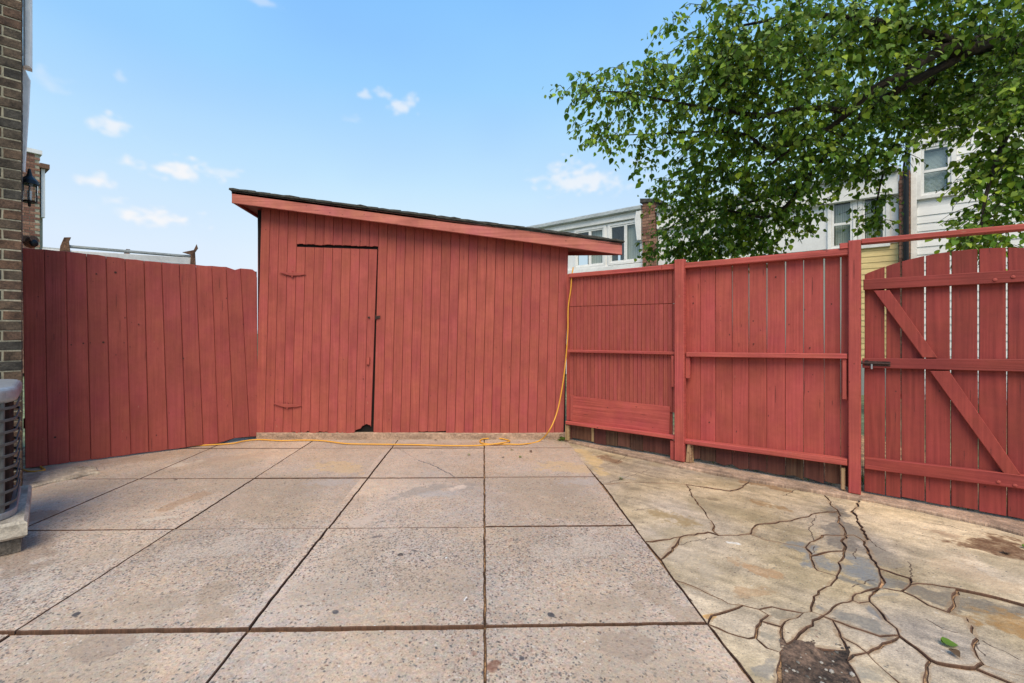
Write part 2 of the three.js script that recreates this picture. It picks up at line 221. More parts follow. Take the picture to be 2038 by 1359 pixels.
const marksB = [
  { t: 's', p: [[620, 888], [780, 886], [940, 884]], w: .09, c: [158, 132, 112], a: .45 }, { t: 's', p: [[1000, 990], [1080, 1005]], w: .12, c: [172, 152, 134], a: .4 }, { t: 's', p: [[640, 985], [700, 1000]], w: .1, c: [172, 150, 130], a: .4 }, { t: 's', p: [[820, 1150], [900, 1170]], w: .12, c: [170, 150, 128], a: .4 }, { t: 's', p: [[1090, 1100], [1190, 1090]], w: .1, c: [200, 186, 170], a: .4 },
  { t: 'crack', p: [[833, 916], [862, 925], [880, 935], [905, 948]], w: .006, c: [84, 88, 92] }, { t: 'crack', p: [[789, 890], [833, 916]], w: .003, c: [120, 118, 116] }, { t: 'crack', p: [[905, 948], [966, 949]], w: .004, c: [96, 92, 88] },
  { t: 's', p: [[800, 985], [870, 968], [930, 966]], w: .07, c: [150, 142, 134], a: .7 }, { t: 's', p: [[850, 985], [890, 980]], w: .07, c: [170, 166, 164], a: .6 }, { t: 's', p: [[897, 972], [915, 967]], w: .045, c: [206, 188, 172], a: .95 }, { t: 's', p: [[705, 1040], [735, 1032]], w: .045, c: [198, 180, 164], a: .7 },
  { t: 's', p: [[1090, 925], [1150, 935]], w: .16, c: [202, 174, 132], a: .6 }, { t: 's', p: [[1130, 960], [1180, 955]], w: .1, c: [176, 170, 168], a: .5 },
  { t: 's', p: [[668, 1220]], w: .016, c: [84, 82, 84], a: .95 }, { t: 's', p: [[1096, 1226]], w: .016, c: [70, 68, 70], a: .95 }, { t: 's', p: [[797, 1105]], w: .012, c: DK, a: .9 }, { t: 's', p: [[822, 1096], [830, 1098]], w: .012, c: [96, 90, 88], a: .85 }, { t: 's', p: [[745, 1070], [760, 1068]], w: .014, c: [110, 100, 96], a: .8 }, { t: 's', p: [[840, 1116]], w: .01, c: DK, a: .8 },
  { t: 's', p: [[737, 1202]], w: .012, c: [232, 230, 226], a: .95 }, { t: 's', p: [[745, 1246], [758, 1254]], w: .004, c: [230, 226, 218], a: .95 }, { t: 's', p: [[924, 1196], [928, 1190]], w: .004, c: [236, 234, 230], a: .95 }, { t: 's', p: [[888, 1111]], w: .007, c: [236, 234, 230], a: .95 },
  { t: 's', p: [[970, 1330], [985, 1320]], w: .025, c: [120, 80, 62], a: .75 }, { t: 's', p: [[1040, 1312]], w: .014, c: [62, 60, 66], a: .9 }, { t: 's', p: [[1230, 1280], [1275, 1290]], w: .06, c: [150, 130, 114], a: .5 }, { t: 's', p: [[945, 1300]], w: .03, c: [136, 96, 76], a: .6 },
  { t: 's', p: [[600, 905], [700, 900], [760, 905]], w: .06, c: [166, 152, 140], a: .5 }, { t: 's', p: [[1170, 1210], [1260, 1200]], w: .1, c: [162, 144, 124], a: .45 }, { t: 's', p: [[1280, 1180], [1360, 1220]], w: .08, c: [158, 138, 116], a: .5 },
];
const hair = [];                                          // loose ends of the crack net are filled in below
const marksC = [
  { t: 's', p: [[1668, 1012], [1676, 1050], [1684, 1085]], w: .085, c: [116, 108, 98], a: .85 }, { t: 's', p: [[1640, 1016], [1672, 1018]], w: .03, c: [92, 80, 66], a: .8 }, { t: 's', p: [[1610, 1095], [1640, 1115], [1700, 1140]], w: .09, c: BLU, a: .85 }, { t: 's', p: [[1690, 1110], [1740, 1155]], w: .09, c: BLU, a: .85 },
  { t: 's', p: [[1680, 1150], [1730, 1168], [1790, 1160]], w: .055, c: [118, 114, 106], a: .8 }, { t: 's', p: [[1700, 1060], [1740, 1090], [1770, 1120]], w: .05, c: [136, 126, 112], a: .75 }, { t: 's', p: [[1810, 1172], [1880, 1190], [1960, 1205], [2060, 1215]], w: .065, c: [122, 112, 98], a: .85 },
  { t: 's', p: [[1675, 1222], [1720, 1238], [1760, 1262]], w: .045, c: [132, 126, 116], a: .85 }, { t: 's', p: [[1740, 1185], [1790, 1180]], w: .03, c: [144, 136, 124], a: .7 }, { t: 's', p: [[1738, 1215], [1752, 1224]], w: .025, c: [124, 122, 120], a: .8 }, { t: 's', p: [[1634, 1208]], w: .022, c: [128, 124, 120], a: .8 },
  { t: 's', p: [[1990, 1090], [2060, 1110], [2120, 1130]], w: .15, c: [110, 80, 56], a: .92 }, { t: 's', p: [[2010, 1240], [2080, 1245]], w: .09, c: [160, 120, 70], a: .75 }, { t: 's', p: [[1860, 1058], [1890, 1064]], w: .06, c: [160, 130, 104], a: .55 },
  { t: 's', p: [[1200, 908], [1225, 916]], w: .06, c: BRN, a: .75 }, { t: 's', p: [[1375, 985], [1420, 992]], w: .04, c: [128, 112, 88], a: .75 }, { t: 's', p: [[1325, 1026], [1360, 1036]], w: .09, c: [150, 126, 84], a: .65 }, { t: 's', p: [[1520, 1000], [1560, 1010]], w: .08, c: [146, 116, 78], a: .75 }, { t: 's', p: [[1480, 958], [1520, 962], [1570, 975]], w: .05, c: [134, 102, 70], a: .75 },
  { t: 's', p: [[1160, 895], [1200, 940]], w: .07, c: [206, 176, 120], a: .6 }, { t: 's', p: [[1370, 1110], [1410, 1128]], w: .1, c: [172, 158, 138], a: .6 }, { t: 's', p: [[1470, 1120], [1540, 1140]], w: .05, c: [178, 136, 96], a: .6 }, { t: 's', p: [[1480, 1180], [1540, 1175]], w: .05, c: [170, 134, 98], a: .55 }, { t: 's', p: [[1452, 1078], [1470, 1080]], w: .025, c: [226, 222, 212], a: .9 },
  { t: 's', p: [[1240, 948], [1260, 952]], w: .05, c: [160, 152, 140], a: .6 }, { t: 's', p: [[1545, 1218], [1560, 1214]], w: .03, c: [140, 128, 108], a: .7 }, { t: 's', p: [[1510, 1330], [1540, 1310]], w: .035, c: [136, 130, 122], a: .7 }, { t: 's', p: [[1530, 1262]], w: .035, c: [140, 132, 116], a: .6 }, { t: 's', p: [[1700, 1340], [1740, 1345]], w: .04, c: [140, 134, 122], a: .6 },
  { t: 's', p: [[1408, 1228], [1420, 1224]], w: .012, c: [212, 158, 84], a: .9 }, { t: 's', p: [[1900, 1120], [1960, 1150]], w: .12, c: [186, 160, 128], a: .5 },
];

// ---------------------------------------------------------------- ground, soil, paving
{ const g = new THREE.PlaneGeometry(260, 260, 1, 1); g.rotateX(-Math.PI / 2); g.translate(0, -.09, -60); const uv = g.attributes.uv; for (let i = 0; i < uv.count; i++) uv.setXY(i, uv.getX(i) * 260, uv.getY(i) * 260);
  struct('ground', g, std({ map: grainy([98, 104, 74], .6, .4, .4, 50, 512), roughness: 1 })); }
{ const g = new THREE.PlaneGeometry(9.2, 6.4, 1, 1); g.rotateX(-Math.PI / 2); g.translate(-.2, -.014, -2.6); const uv = g.attributes.uv; for (let i = 0; i < uv.count; i++) uv.setXY(i, uv.getX(i) * 9, uv.getY(i) * 6);
  struct('soil_bed', g, M.jointsoil); }
function flagstone(poly, y, mat, jitter, chamfer = .004, thick = .05) {    // a paving piece: plan polygon (x, z), rough rim
  const pts = []; for (let i = 0; i < poly.length; i++) { const a = poly[i], b = poly[(i + 1) % poly.length], L = Math.hypot(b[0] - a[0], b[1] - a[1]), n = Math.max(1, Math.round(L / .035)); for (let k = 0; k < n; k++) { const t = k / n, x = mix(a[0], b[0], t), z = mix(a[1], b[1], t); pts.push([x + (fbm(x * 30, z * 30 + 40, 3) - .5) * jitter, z + (fbm(x * 30 + 60, z * 30, 3) - .5) * jitter]); } }
  const s = new THREE.Shape(pts.map(p => new THREE.Vector2(p[0], -p[1])));
  const g = new THREE.ExtrudeGeometry(s, { depth: thick - chamfer, bevelEnabled: true, bevelThickness: chamfer, bevelSize: chamfer, bevelOffset: -chamfer, bevelSegments: 1 });
  g.rotateX(-Math.PI / 2); g.translate(0, y - thick, 0);
  const P = g.attributes.position, uv = g.attributes.uv; for (let i = 0; i < P.count; i++) uv.setXY(i, P.getX(i), P.getZ(i));
  return g;
}
const patio = new THREE.Group(); patio.name = 'patio'; patio.userData.kind = 'structure'; scene.add(patio);
const matA = std({ map: floorMap(-4.2, -.9, -5.1, -.8, 2048, 'slab', marksA, 5), bumpMap: floorBump, bumpScale: .005, roughness: .93 });
const matB = std({ map: floorMap(-1.0, 1.0, -5.1, -.8, 2048, 'slab', marksB, 6), bumpMap: floorBump, bumpScale: .005, roughness: .93 });
{ // squares of the patio: rows across, columns in depth
  const rows = [[-.86, .02], [-1.832, .0205], [-2.762, .019], [-3.7, .013], [-4.63, .006], [-5.06, 0]];
  const cols = [x => -4.1, x => -2.79, x => -1.866, x => -.944, x => .004, x => .912];
  const gap = [.008, .0075, .0075, .008, .008, .004];
  for (let r = 0; r < 5; r++) for (let c = 0; c < 5; c++) {
    const near = X => rows[r][0] - rows[r][1] * X, far = X => rows[r + 1][0] - rows[r + 1][1] * X, gx = .0026 + R() * .0018, x0 = cols[c]() + gx, x1 = cols[c + 1]() - (c === 4 ? .001 : gx);
    const poly = [[x0, near(x0) - gap[r]], [x1, near(x1) - gap[r]], [x1, far(x1) + gap[r + 1]], [x0, far(x0) + gap[r + 1]]];
    const m = part('paving_slab', flagstone(poly, 0, c < 2 ? matA : matB, .009, .003), [c < 2 ? matA : matB, M.edge], patio);
    m.position.y = (R() - .5) * .006 + (r === 1 ? .003 : 0);
  }
}
// the mortar apron by the left fence
{ const P = [[30, 948], [62, 944], [120, 936], [150, 930], [193, 933], [197, 942], [150, 953], [105, 962], [60, 973], [30, 985]].map(q => ground(...q)); const m = part('mortar_apron', flagstone(P, .018, M.kerb, .05, .008, .03), M.apron, patio); }

// cracked concrete: the net of cracks traced on the plan, its faces are the pieces
const kerbLine = [[1135, 880], [1148, 884], [1357, 932], [1490, 957], [1640, 983], [1708, 995], [1834, 1019], [1980, 1051], [2036, 1067], [2484, 1165]];
const net = [
  [[1126, 880], [1199, 963], [1283, 1077], [1315, 1112], [1342, 1153], [1408, 1241], [1430, 1267], [1498, 1359], [1544, 1420], [1605, 1500]],
  [[1126, 880], ...kerbLine, [2763, 1258], [3488, 1500]], [[1605, 1500], [1790, 1500], [1900, 1500], [2400, 1500], [3488, 1500]],
  [[1199, 963], [1260, 959], [1365, 963], [1452, 976], [1470, 972], [1490, 957]], [[1365, 963], [1394, 1007], [1416, 1036], [1419, 1055], [1430, 1064]],
  [[1283, 1077], [1298, 1077], [1353, 1068], [1410, 1058], [1430, 1064], [1478, 1062], [1493, 1061], [1525, 1073], [1603, 1088]], [[1493, 1061], [1509, 1041], [1552, 1036], [1580, 1032], [1640, 1018], [1668, 1016]],
  [[1315, 1112], [1339, 1089], [1353, 1068]], [[1603, 1088], [1613, 1104], [1627, 1133], [1665, 1144], [1643, 1166], [1619, 1192], [1614, 1216]],
  [[1342, 1153], [1394, 1172], [1449, 1200], [1478, 1203], [1511, 1211], [1537, 1205], [1599, 1218], [1614, 1216], [1637, 1224]],
  [[1408, 1241], [1416, 1224], [1478, 1203]], [[1408, 1241], [1449, 1258], [1489, 1269], [1504, 1267], [1507, 1245], [1515, 1233], [1529, 1222], [1511, 1211]],
  [[1515, 1233], [1555, 1244], [1562, 1235], [1599, 1218]], [[1555, 1244], [1556, 1267], [1564, 1281]], [[1504, 1267], [1526, 1286], [1553, 1295]],
  [[1553, 1295], [1564, 1281], [1581, 1272], [1621, 1286], [1687, 1293], [1684, 1312], [1696, 1327], [1713, 1359], [1740, 1420], [1790, 1500]], [[1553, 1295], [1550, 1323], [1547, 1359], [1546, 1395], [1544, 1420]],
  [[1637, 1224], [1652, 1215], [1666, 1202], [1696, 1193], [1702, 1180], [1728, 1173], [1751, 1168]], [[1696, 1193], [1710, 1199], [1731, 1196], [1746, 1210], [1763, 1233], [1784, 1249], [1790, 1263]], [[1731, 1196], [1731, 1185], [1751, 1168]],
  [[1637, 1224], [1599, 1254], [1581, 1272]], [[1637, 1224], [1657, 1232], [1713, 1251], [1751, 1264], [1790, 1263]], [[1657, 1232], [1672, 1264], [1687, 1293]], [[1672, 1264], [1704, 1280], [1725, 1296]], [[1725, 1296], [1751, 1284], [1790, 1263]],
  [[1790, 1263], [1822, 1286], [1851, 1310], [1866, 1317], [1907, 1324], [1942, 1327], [1957, 1318]], [[1725, 1296], [1699, 1302], [1684, 1312]], [[1725, 1296], [1760, 1330], [1793, 1359], [1860, 1430], [1900, 1500]], [[1851, 1310], [1845, 1333], [1842, 1359], [1860, 1430]],
  [[1942, 1327], [1998, 1350], [2120, 1400], [2400, 1500]], [[1668, 1016], [1674, 1042], [1681, 1064], [1680, 1095], [1672, 1124], [1665, 1144]], [[1640, 983], [1652, 1000], [1668, 1016]],
  [[1603, 1088], [1624, 1072], [1637, 1063], [1681, 1064], [1699, 1063], [1719, 1075], [1728, 1073]], [[1613, 1104], [1643, 1097], [1680, 1095]], [[1708, 995], [1701, 1022], [1707, 1033], [1719, 1060], [1728, 1073]],
  [[1719, 1075], [1728, 1095], [1743, 1124], [1750, 1131], [1754, 1148], [1751, 1168]], [[1750, 1131], [1784, 1142], [1810, 1150], [1813, 1163]], [[1751, 1168], [1795, 1176], [1819, 1186], [1848, 1204], [1886, 1218], [1925, 1227]], [[1795, 1176], [1813, 1163], [1825, 1161], [1854, 1163], [1904, 1171], [1951, 1180], [2036, 1202], [2763, 1258]],
  [[1925, 1227], [1945, 1268], [1936, 1283], [1945, 1304], [1957, 1318]], [[1957, 1318], [2010, 1336], [2080, 1350], [2763, 1258]], [[1886, 1218], [1896, 1206], [1904, 1171]],
];
const hairs = [[[1265, 937], [1300, 948], [1335, 954]], [[1728, 1073], [1743, 1085], [1768, 1098]], [[1810, 1119], [1815, 1135], [1813, 1152]], [[1957, 1271], [1985, 1284], [2024, 1304]], [[1860, 1042], [1890, 1046], [1915, 1055]], [[1620, 1098], [1618, 1085]], [[1700, 1090], [1702, 1110]], [[1622, 1286], [1621, 1270]],
  [[1560, 985], [1585, 972]], [[1430, 1067], [1379, 1075], [1345, 1084]], [[1625, 1022], [1612, 1050], [1618, 1072]], [[1693, 1165], [1740, 1152]], [[1783, 1262], [1770, 1266]], [[1250, 905], [1225, 920], [1195, 925]], [[1210, 960], [1250, 948], [1290, 935]], [[1300, 1010], [1260, 1015]], [[1342, 1158], [1360, 1180], [1376, 1195]], [[1757, 1005], [1768, 1002]], [[1840, 1230], [1876, 1250], [1900, 1256]], [[1945, 1268], [1960, 1300]]];
for (const l of net.slice(3)) marksC.push({ t: 's', p: l, w: .012, c: [150, 122, 92], a: .5 });
for (const h of hairs) marksC.push({ t: 'crack', p: h, w: .0032 });
const matC = std({ map: floorMap(.85, 3.75, -5.1, -1.15, 2048, 'old', marksC, 8), bumpMap: floorBump, bumpScale: .006, roughness: .95 });
const cracked = new THREE.Group(); cracked.name = 'cracked_concrete'; cracked.userData.kind = 'structure'; scene.add(cracked);
{
  const V = [], key = new Map(), adj = [];
  const vid = p => { const k = p.join(); if (!key.has(k)) { key.set(k, V.length); V.push(ground(...p)); adj.push(new Set()); } return key.get(k); };
  for (const l of net) for (let i = 0; i + 1 < l.length; i++) { const a = vid(l[i]), b = vid(l[i + 1]); adj[a].add(b); adj[b].add(a); }
  for (let loop = true; loop;) { loop = false; adj.forEach((s, i) => { if (s.size === 1) { const j = [...s][0]; s.clear(); adj[j].delete(i); loop = true; } }); }
  const ang = (a, b) => Math.atan2(V[b][1] - V[a][1], V[b][0] - V[a][0]);
  const order = adj.map((s, i) => [...s].sort((p, q) => ang(i, p) - ang(i, q)));
  const mid = new Map();                                  // each crack wanders the same way for both its neighbours
  const wander = (a, b) => { const A = Math.min(a, b), B = Math.max(a, b), k = A + '_' + B; if (!mid.has(k)) { const rn = rng(A * 7919 + B * 104729), L = Math.hypot(V[A][0] - V[B][0], V[A][1] - V[B][1]); const onRim = Math.abs(V[A][0] - .91) < .03 && Math.abs(V[B][0] - .91) < .03; const n = Math.max(1, Math.min(14, Math.round(L / .035))), amp = onRim ? 0 : Math.min(.011, L * .055), pts = []; let drift = 0; for (let q = 1; q < n; q++) { drift = drift * .6 + (rn() - .5) * 2 * amp; const t = q / n, nx = -(V[B][1] - V[A][1]) / L, nz = (V[B][0] - V[A][0]) / L; pts.push([mix(V[A][0], V[B][0], t) + nx * drift, mix(V[A][1], V[B][1], t) + nz * drift]); } mid.set(k, pts); } const r = mid.get(k); return a < b ? r : [...r].reverse(); };
  const seen = new Set(); let big = 0;
  for (let a = 0; a < V.length; a++) for (const b of order[a]) {
    if (seen.has(a + '>' + b)) continue;
    const face = []; let p = a, q = b;
    do { seen.add(p + '>' + q); face.push(p); const o = order[q], k = o.indexOf(p), nx = o[(k - 1 + o.length) % o.length]; p = q; q = nx; } while (!(p === a && q === b) && face.length < 400);
    let poly = []; face.forEach((v, i) => { poly.push(V[v], ...wander(v, face[(i + 1) % face.length])); });
    let area = 0; poly.forEach((v, i) => { const w = poly[(i + 1) % poly.length]; area += v[0] * w[1] - w[0] * v[1]; }); area /= 2;
    if (Math.abs(area) < .0006) continue;
    const inside = (x, z) => { let c = false; for (let i = 0, j = poly.length - 1; i < poly.length; j = i++) { const A = poly[i], B = poly[j]; if ((A[1] > z) !== (B[1] > z) && x < (B[0] - A[0]) * (z - A[1]) / (B[1] - A[1]) + A[0]) c = !c; } return c; };
    if (inside(...ground(1400, 1020)) && inside(...ground(1800, 1100))) continue;   // the outer face
    if (inside(...ground(1620, 1340))) continue;                                    // bare soil here
    const sgn = area > 0 ? 1 : -1, wide = .0012 + R() * .002;
    const off = poly.map((v, i) => { const A = poly[(i - 1 + poly.length) % poly.length], B = poly[(i + 1) % poly.length]; let tx = B[0] - A[0], tz = B[1] - A[1]; const l = Math.hypot(tx, tz) || 1; const k = .0006 + wide * 2.6 * Math.pow(vn(v[0] * 11, v[1] * 11), 1.8); return [v[0] - sgn * tz / l * k, v[1] + sgn * tx / l * k]; });
    const m = part('concrete_piece', flagstone(off, 0, matC, .006, .003, .05), [matC, M.edge], cracked);
    m.position.y = -.005 + (R() - .5) * .011; big++;
  }
  console.log('concrete pieces', big);
}
{ // bare soil with pebbles where the concrete is gone
  const P = [[1552, 1270], [1690, 1282], [1800, 1500], [1570, 1500]].map(q => ground(...q)), N = 46, pos = [], uv = [], idx = [];
  for (let j = 0; j <= N; j++) for (let i = 0; i <= N; i++) { const s = i / N, t = j / N, x = mix(mix(P[0][0], P[1][0], s), mix(P[3][0], P[2][0], s), t), z = mix(mix(P[0][1], P[1][1], s), mix(P[3][1], P[2][1], s), t); pos.push(x, -.0095 + (fbm(x * 14, z * 14, 4) - .4) * .02 + (vn(x * 90, z * 90) - .5) * .007, z); uv.push(x, z); }
  for (let j = 0; j < N; j++) for (let i = 0; i < N; i++) { const a = j * (N + 1) + i; idx.push(a, a + N + 1, a + 1, a + 1, a + N + 1, a + N + 2); }
  const g = new THREE.BufferGeometry(); g.setAttribute('position', new THREE.Float32BufferAttribute(pos, 3)); g.setAttribute('uv', new THREE.Float32BufferAttribute(uv, 2)); g.setIndex(idx); g.computeVertexNormals();
  struct('soil_patch', g, M.soil);
  const gs = []; for (let i = 0; i < 260; i++) { const s = R(), t = R(), x = mix(mix(P[0][0], P[1][0], s), mix(P[3][0], P[2][0], s), t), z = mix(mix(P[0][1], P[1][1], s), mix(P[3][1], P[2][1], s), t), r = .0012 + Math.pow(R(), 6) * .008; const q = new THREE.IcosahedronGeometry(r, 0); q.scale(1, .7, 1 + R() * .5); q.rotateY(R() * 6); q.translate(x, -.0095 + r * .3 + (fbm(x * 14, z * 14, 4) - .4) * .02, z); const c = new Float32Array(q.attributes.position.count * 3), k = .08 + Math.pow(R(), 2) * .34; for (let m = 0; m < c.length; m += 3) { c[m] = k; c[m + 1] = k * .9; c[m + 2] = k * .76; } q.setAttribute('color', new THREE.BufferAttribute(c, 3)); gs.push(q); }
  const o = solo('gravel', mergeGeometries(gs), std({ vertexColors: true, roughness: .9 }), 'small pebbles scattered over the bare brown soil', 'gravel'); o.userData.kind = 'stuff';
}

// ---------------------------------------------------------------- the fence lines
const LF = new Wall(...ground(45, 935), ...ground(435, 884));
const A0 = ground(1130, 878), B0 = ground(1700, 983), RF = new Wall(...A0, ...B0);
{ // kerb strip along the right fence
  const front = [[1128, 880], ...kerbLine.slice(1)].map(q => ground(...q)); const back = [RF.xz(3.9, -.05), RF.xz(-.1, -.05)];
  const g = flagstone([...front, ...back], .02, M.kerb, .02, .008, .08); struct('kerb', g, M.kerb);
}
{ // left fence
  const f = LF.group('red_board_fence', 'dark red vertical board fence between the brick house corner and the shed', 'fence');
  const top = [[44, 493], [88, 496], [131, 500], [172, 505], [211, 510], [249, 515], [287, 519], [322, 522], [357, 525], [390, 527], [422, 529], [450, 531], [479, 534], [512, 536]];
  const bot = [[50, 935], [95.6, 934], [139, 928], [181, 922], [221, 915], [261, 909], [297, 902], [335, 897], [371, 892], [405, 888], [435, 884], [466, 872], [497, 869], [514, 868]];
  for (let i = 0; i + 1 < top.length; i++) {
    const g0 = .0006 + R() * .0014, g1 = .0006 + R() * .0014, w = R() * .006;
    const tl = LF.uv(...top[i]), tr = LF.uv(...top[i + 1]), bl = LF.uv(...bot[i]), br = LF.uv(...bot[i + 1]);
    bl[1] = Math.max(bl[1], .012); br[1] = Math.max(br[1], .012);
    const poly = [[bl[0] + g0, bl[1]], [mix(bl[0], br[0], .5), mix(bl[1], br[1], .5) + (R() - .5) * .008], [br[0] - g1, br[1]], [tr[0] - g1, tr[1] - (i === 12 ? .09 : 0)], ...(i === 12 ? [[tr[0] - .015, tr[1] - .03], [tr[0] - .045, tr[1] - .005]] : []), [mix(tl[0], tr[0], .6), mix(tl[1], tr[1], .6) + (R() - .5) * .012 - (i === 11 ? .018 : 0)], [tl[0] + g0, tl[1]]];
    part('board', slab(poly, -.024 + w, w, .0045), pick(LEFT), f);
  }
  part('added_gap_blocker', slab([...bot.map(p => { const q = LF.uv(...p); return [q[0], Math.max(.02, q[1] + .01)]; }), ...[...top].reverse().map(p => { const q = LF.uv(...p); return [q[0], q[1] - .022]; })], -.03, -.0245, 0), OLD[1], f);  // unseen sheet added behind the boards so their gaps stay dark
  for (const v of [.35, 1.45]) part('back_rail', box(0, v, -.07, 1.53, v + .085, -.031), pick(OLD), f);
  for (const [x, y, s] of [[142, 686, 1], [166, 683, 1.2], [180, 682, .8], [206, 681, 1.6], [192, 545, 1.2], [230, 542, 1.8], [110, 870, 1.6], [276, 645, 1.1], [247, 682, .8], [259, 690, .7], [365, 713, 1.2], [484, 645, .8], [231, 706, .8]]) { const q = LF.uv(x, y, .006), g = new THREE.CylinderGeometry(.0055 * s, .0055 * s, .004, 8); g.rotateX(Math.PI / 2); g.translate(q[0], q[1], .0055); part('nail_head', g, M.iron, f); }
  for (const u of [.05, 1.38]) part('post', box(u, 0, -.165, u + .085, 1.75, -.072), pick(OLD), f);
}
{ // right fence: grooved panel bay, open board bay
  const f = RF.group('red_panel_fence', 'red board fence with rails from the shed to the gate post', 'fence');
  const uA = RF.uv(1133, 700)[0], uP0 = RF.uv(1345, 700, .05)[0], uP1 = RF.uv(1364, 700, .05)[0], uB0 = RF.uv(1688, 700, .06)[0], uB1 = RF.uv(1713, 700, .06)[0];
  const H = 1.835;
  const yp = (x, y, w = 0) => RF.uv(x, y, w);
  // first bay: boards behind, grooved sheets in front
  const xs = [1127, 1138, 1176, 1182, 1206, 1229, 1254, 1279, 1338].map(x => yp(x, 880)[0]);
  for (let i = 0; i + 1 < xs.length; i++) { part('board', slab(rect(xs[i] + .002, .03 + R() * .02, xs[i + 1] - .002, .225), -.022, 0, .002), i === 2 ? RAWWOOD : pick(OLD), f); part('board', slab(rect(xs[i] + .002, .229, xs[i + 1] - .002, H - .02), -.022, 0, .002), pick(REDF), f); }
  const grooved = (u0, u1, vb, vt, w) => { const n = Math.round((u1 - u0) / .042), gs = []; for (let i = 0; i < n; i++) { const a = mix(u0, u1, i / n), b = mix(u0, u1, (i + 1) / n); gs.push(slab([[a + .0015, vb(a)], [b - .0015, vb(b)], [b - .0015, vt(b)], [a + .0015, vt(a)]], w, w + .012, .0025)); } gs.push(slab([[u0, vb(u0)], [u1, vb(u1)], [u1, vt(u1)], [u0, vt(u0)]], w - .006, w + .003, 0)); return mergeGeometries(gs.map(g => g.index ? g.toNonIndexed() : g)); };
  const jA = yp(1145, 610), jB = yp(1345, 604), joint = u => mix(jA[1], jB[1], (u - jA[0]) / (jB[0] - jA[0]));
  part('grooved_panel', grooved(uA + .015, uP0, u => joint(u) + .002, u => H - .03, .008), RED[0], f);
  const lA = yp(1142, 786), lB = yp(1336, 809), low = u => mix(lA[1], lB[1], (u - lA[0]) / (lB[0] - lA[0]));
  part('grooved_panel', grooved(uA + .015, uP0, u => low(u) - .05, u => joint(u) - .002, .006), RED[2], f);
  { const c = [[1141, 788], [1334, 809], [1332, 866], [1139, 838]].map(p => yp(...p, .025)); part('lower_panel', slab([c[3], c[2], c[1], c[0]], .02, .03, .002, 'u'), pick(TRIM), f); const d0 = yp(1137, 786, .02), d1 = yp(1142, 838, .02); part('batten', slab(rect(d0[0] - .01, d1[1], d0[0] + .03, d0[1]), .012, .026, .002), RED[1], f); }
  // rails
  const rail = (name, x0, t0, b0, x1, t1, b1, w0, w1, mat = pick(TRIM)) => { const c = [[x0, b0], [x1, b1], [x1, t1], [x0, t0]].map(p => yp(...p, w1)); return part(name, slab(c, w0, w1, .004, 'u'), mat, f); };
  rail('rail', 1129, 696, 701, 1344, 700, 706, .019, .065); rail('rail', 1125, 838, 844, 1342, 867, 875, .032, .075);
  rail('rail', 1365, 701, 710, 1686, 704, 714, .006, .07); rail('rail', 1362, 875, 883, 1686, 914, 927, .006, .075);
  { const a = yp(1131, 548, .06), b = yp(1692, 500, .06); for (const [s, e, d] of [[0, .42, 0], [.42, 1, .004]]) part('top_rail', slab([[mix(a[0], b[0], s) + .001, mix(a[1], b[1], s) - .025], [mix(a[0], b[0], e) - .001, mix(a[1], b[1], e) - .025], [mix(a[0], b[0], e) - .001, mix(a[1], b[1], e) + .02 + d], [mix(a[0], b[0], s) + .001, mix(a[1], b[1], s) + .02 + d]], -.05, .06, .005, 'u'), TRIM[0], f); }
  // posts
  part('post', slab(rect(uP0, .03, uP1, H + .005), .024, .09, .004), TRIM[0], f);
  part('post', slab(rect(uB0, .021, uB1, 1.855), -.06, .075, .006), REDF[0], f);
  part('cap_block', slab(rect(uB0 - .05, 1.80, uB0 - .001, 1.842), -.05, .07, .004, 'u'), TRIM[0], f);
  { const u = yp(1358, 900, .05)[0]; part('rotten_post_foot', slab([[u, .024], [u + .085, .024], [u + .08, .17], [u + .055, .19], [u + .03, .175], [u + .004, .2]], .002, .0235, .004), RAWWOOD, f); part('rotten_post_foot', slab([[uP1 + .003, .024], [uP1 + .05, .024], [uP1 + .046, .19], [uP1 + .02, .2]], .006, .06, .004), RAWWOOD, f); }
  for (const [x, y0, y1, wpx] of [[1364.5, 710, 753, 8], [1676, 714, 795, 9], [1336, 707, 770, 6], [1334, 876, 918, 8], [1673, 930, 975, 9], [1125, 845, 878, 7]]) { const a = yp(x, y0, .05), b = yp(x + wpx, y1, .05); part('cleat', slab(rect(a[0], Math.max(.022, b[1]), b[0], a[1]), .02, .055, .003), y0 > 920 || y0 === 845 ? RAWWOOD : pick(TRIM), f); }
  // second bay: spaced boards, painted above the lowest rail, bare and weathered below
  const js = [1362, 1394, 1424, 1457, 1490, 1526, 1563, 1599, 1640, 1673, 1690].map(x => yp(x, 600)[0]), gp = [0, .002, .004, .006, .007, .008, .010, .006, .011, .009, 0];
  const old = [0, 2, 1, 1, 1, 1, 2, 1, 0, 1];
  for (let i = 0; i + 1 < js.length; i++) { const g0 = gp[i] / 2, g1 = gp[i + 1] / 2, a = js[i], b = js[i + 1], nar = i < 2 ? .0008 : .0012, vm = .62;
    part('board', slab([[a + nar, .214], [b - nar, .214], [b - nar, vm + .35], [b - g1, vm + .75], [b - g1, H - .02], [a + g0, H - .02], [a + g0, vm + .75], [a + nar, vm + .35]], -.02, R() * .004, .002), pick(REDF), f);
    part('board', slab([[a + .002, .035 + R() * .03], [mix(a, b, .5), .03 + R() * .03], [b - .002, .035 + R() * .03], [b - .002, .21], [a + .002, .21]], -.02, 0, .002), OLD[old[i]], f); }
  for (const [x, y] of [[1544, 551], [1412, 840], [1500, 684], [1380, 603], [1612, 692]]) { const q = yp(x, y); const g = new THREE.CylinderGeometry(.005, .005, .004, 8); g.rotateX(Math.PI / 2); g.translate(q[0], q[1], .006); part('nail_head', g, M.iron, f); }
}
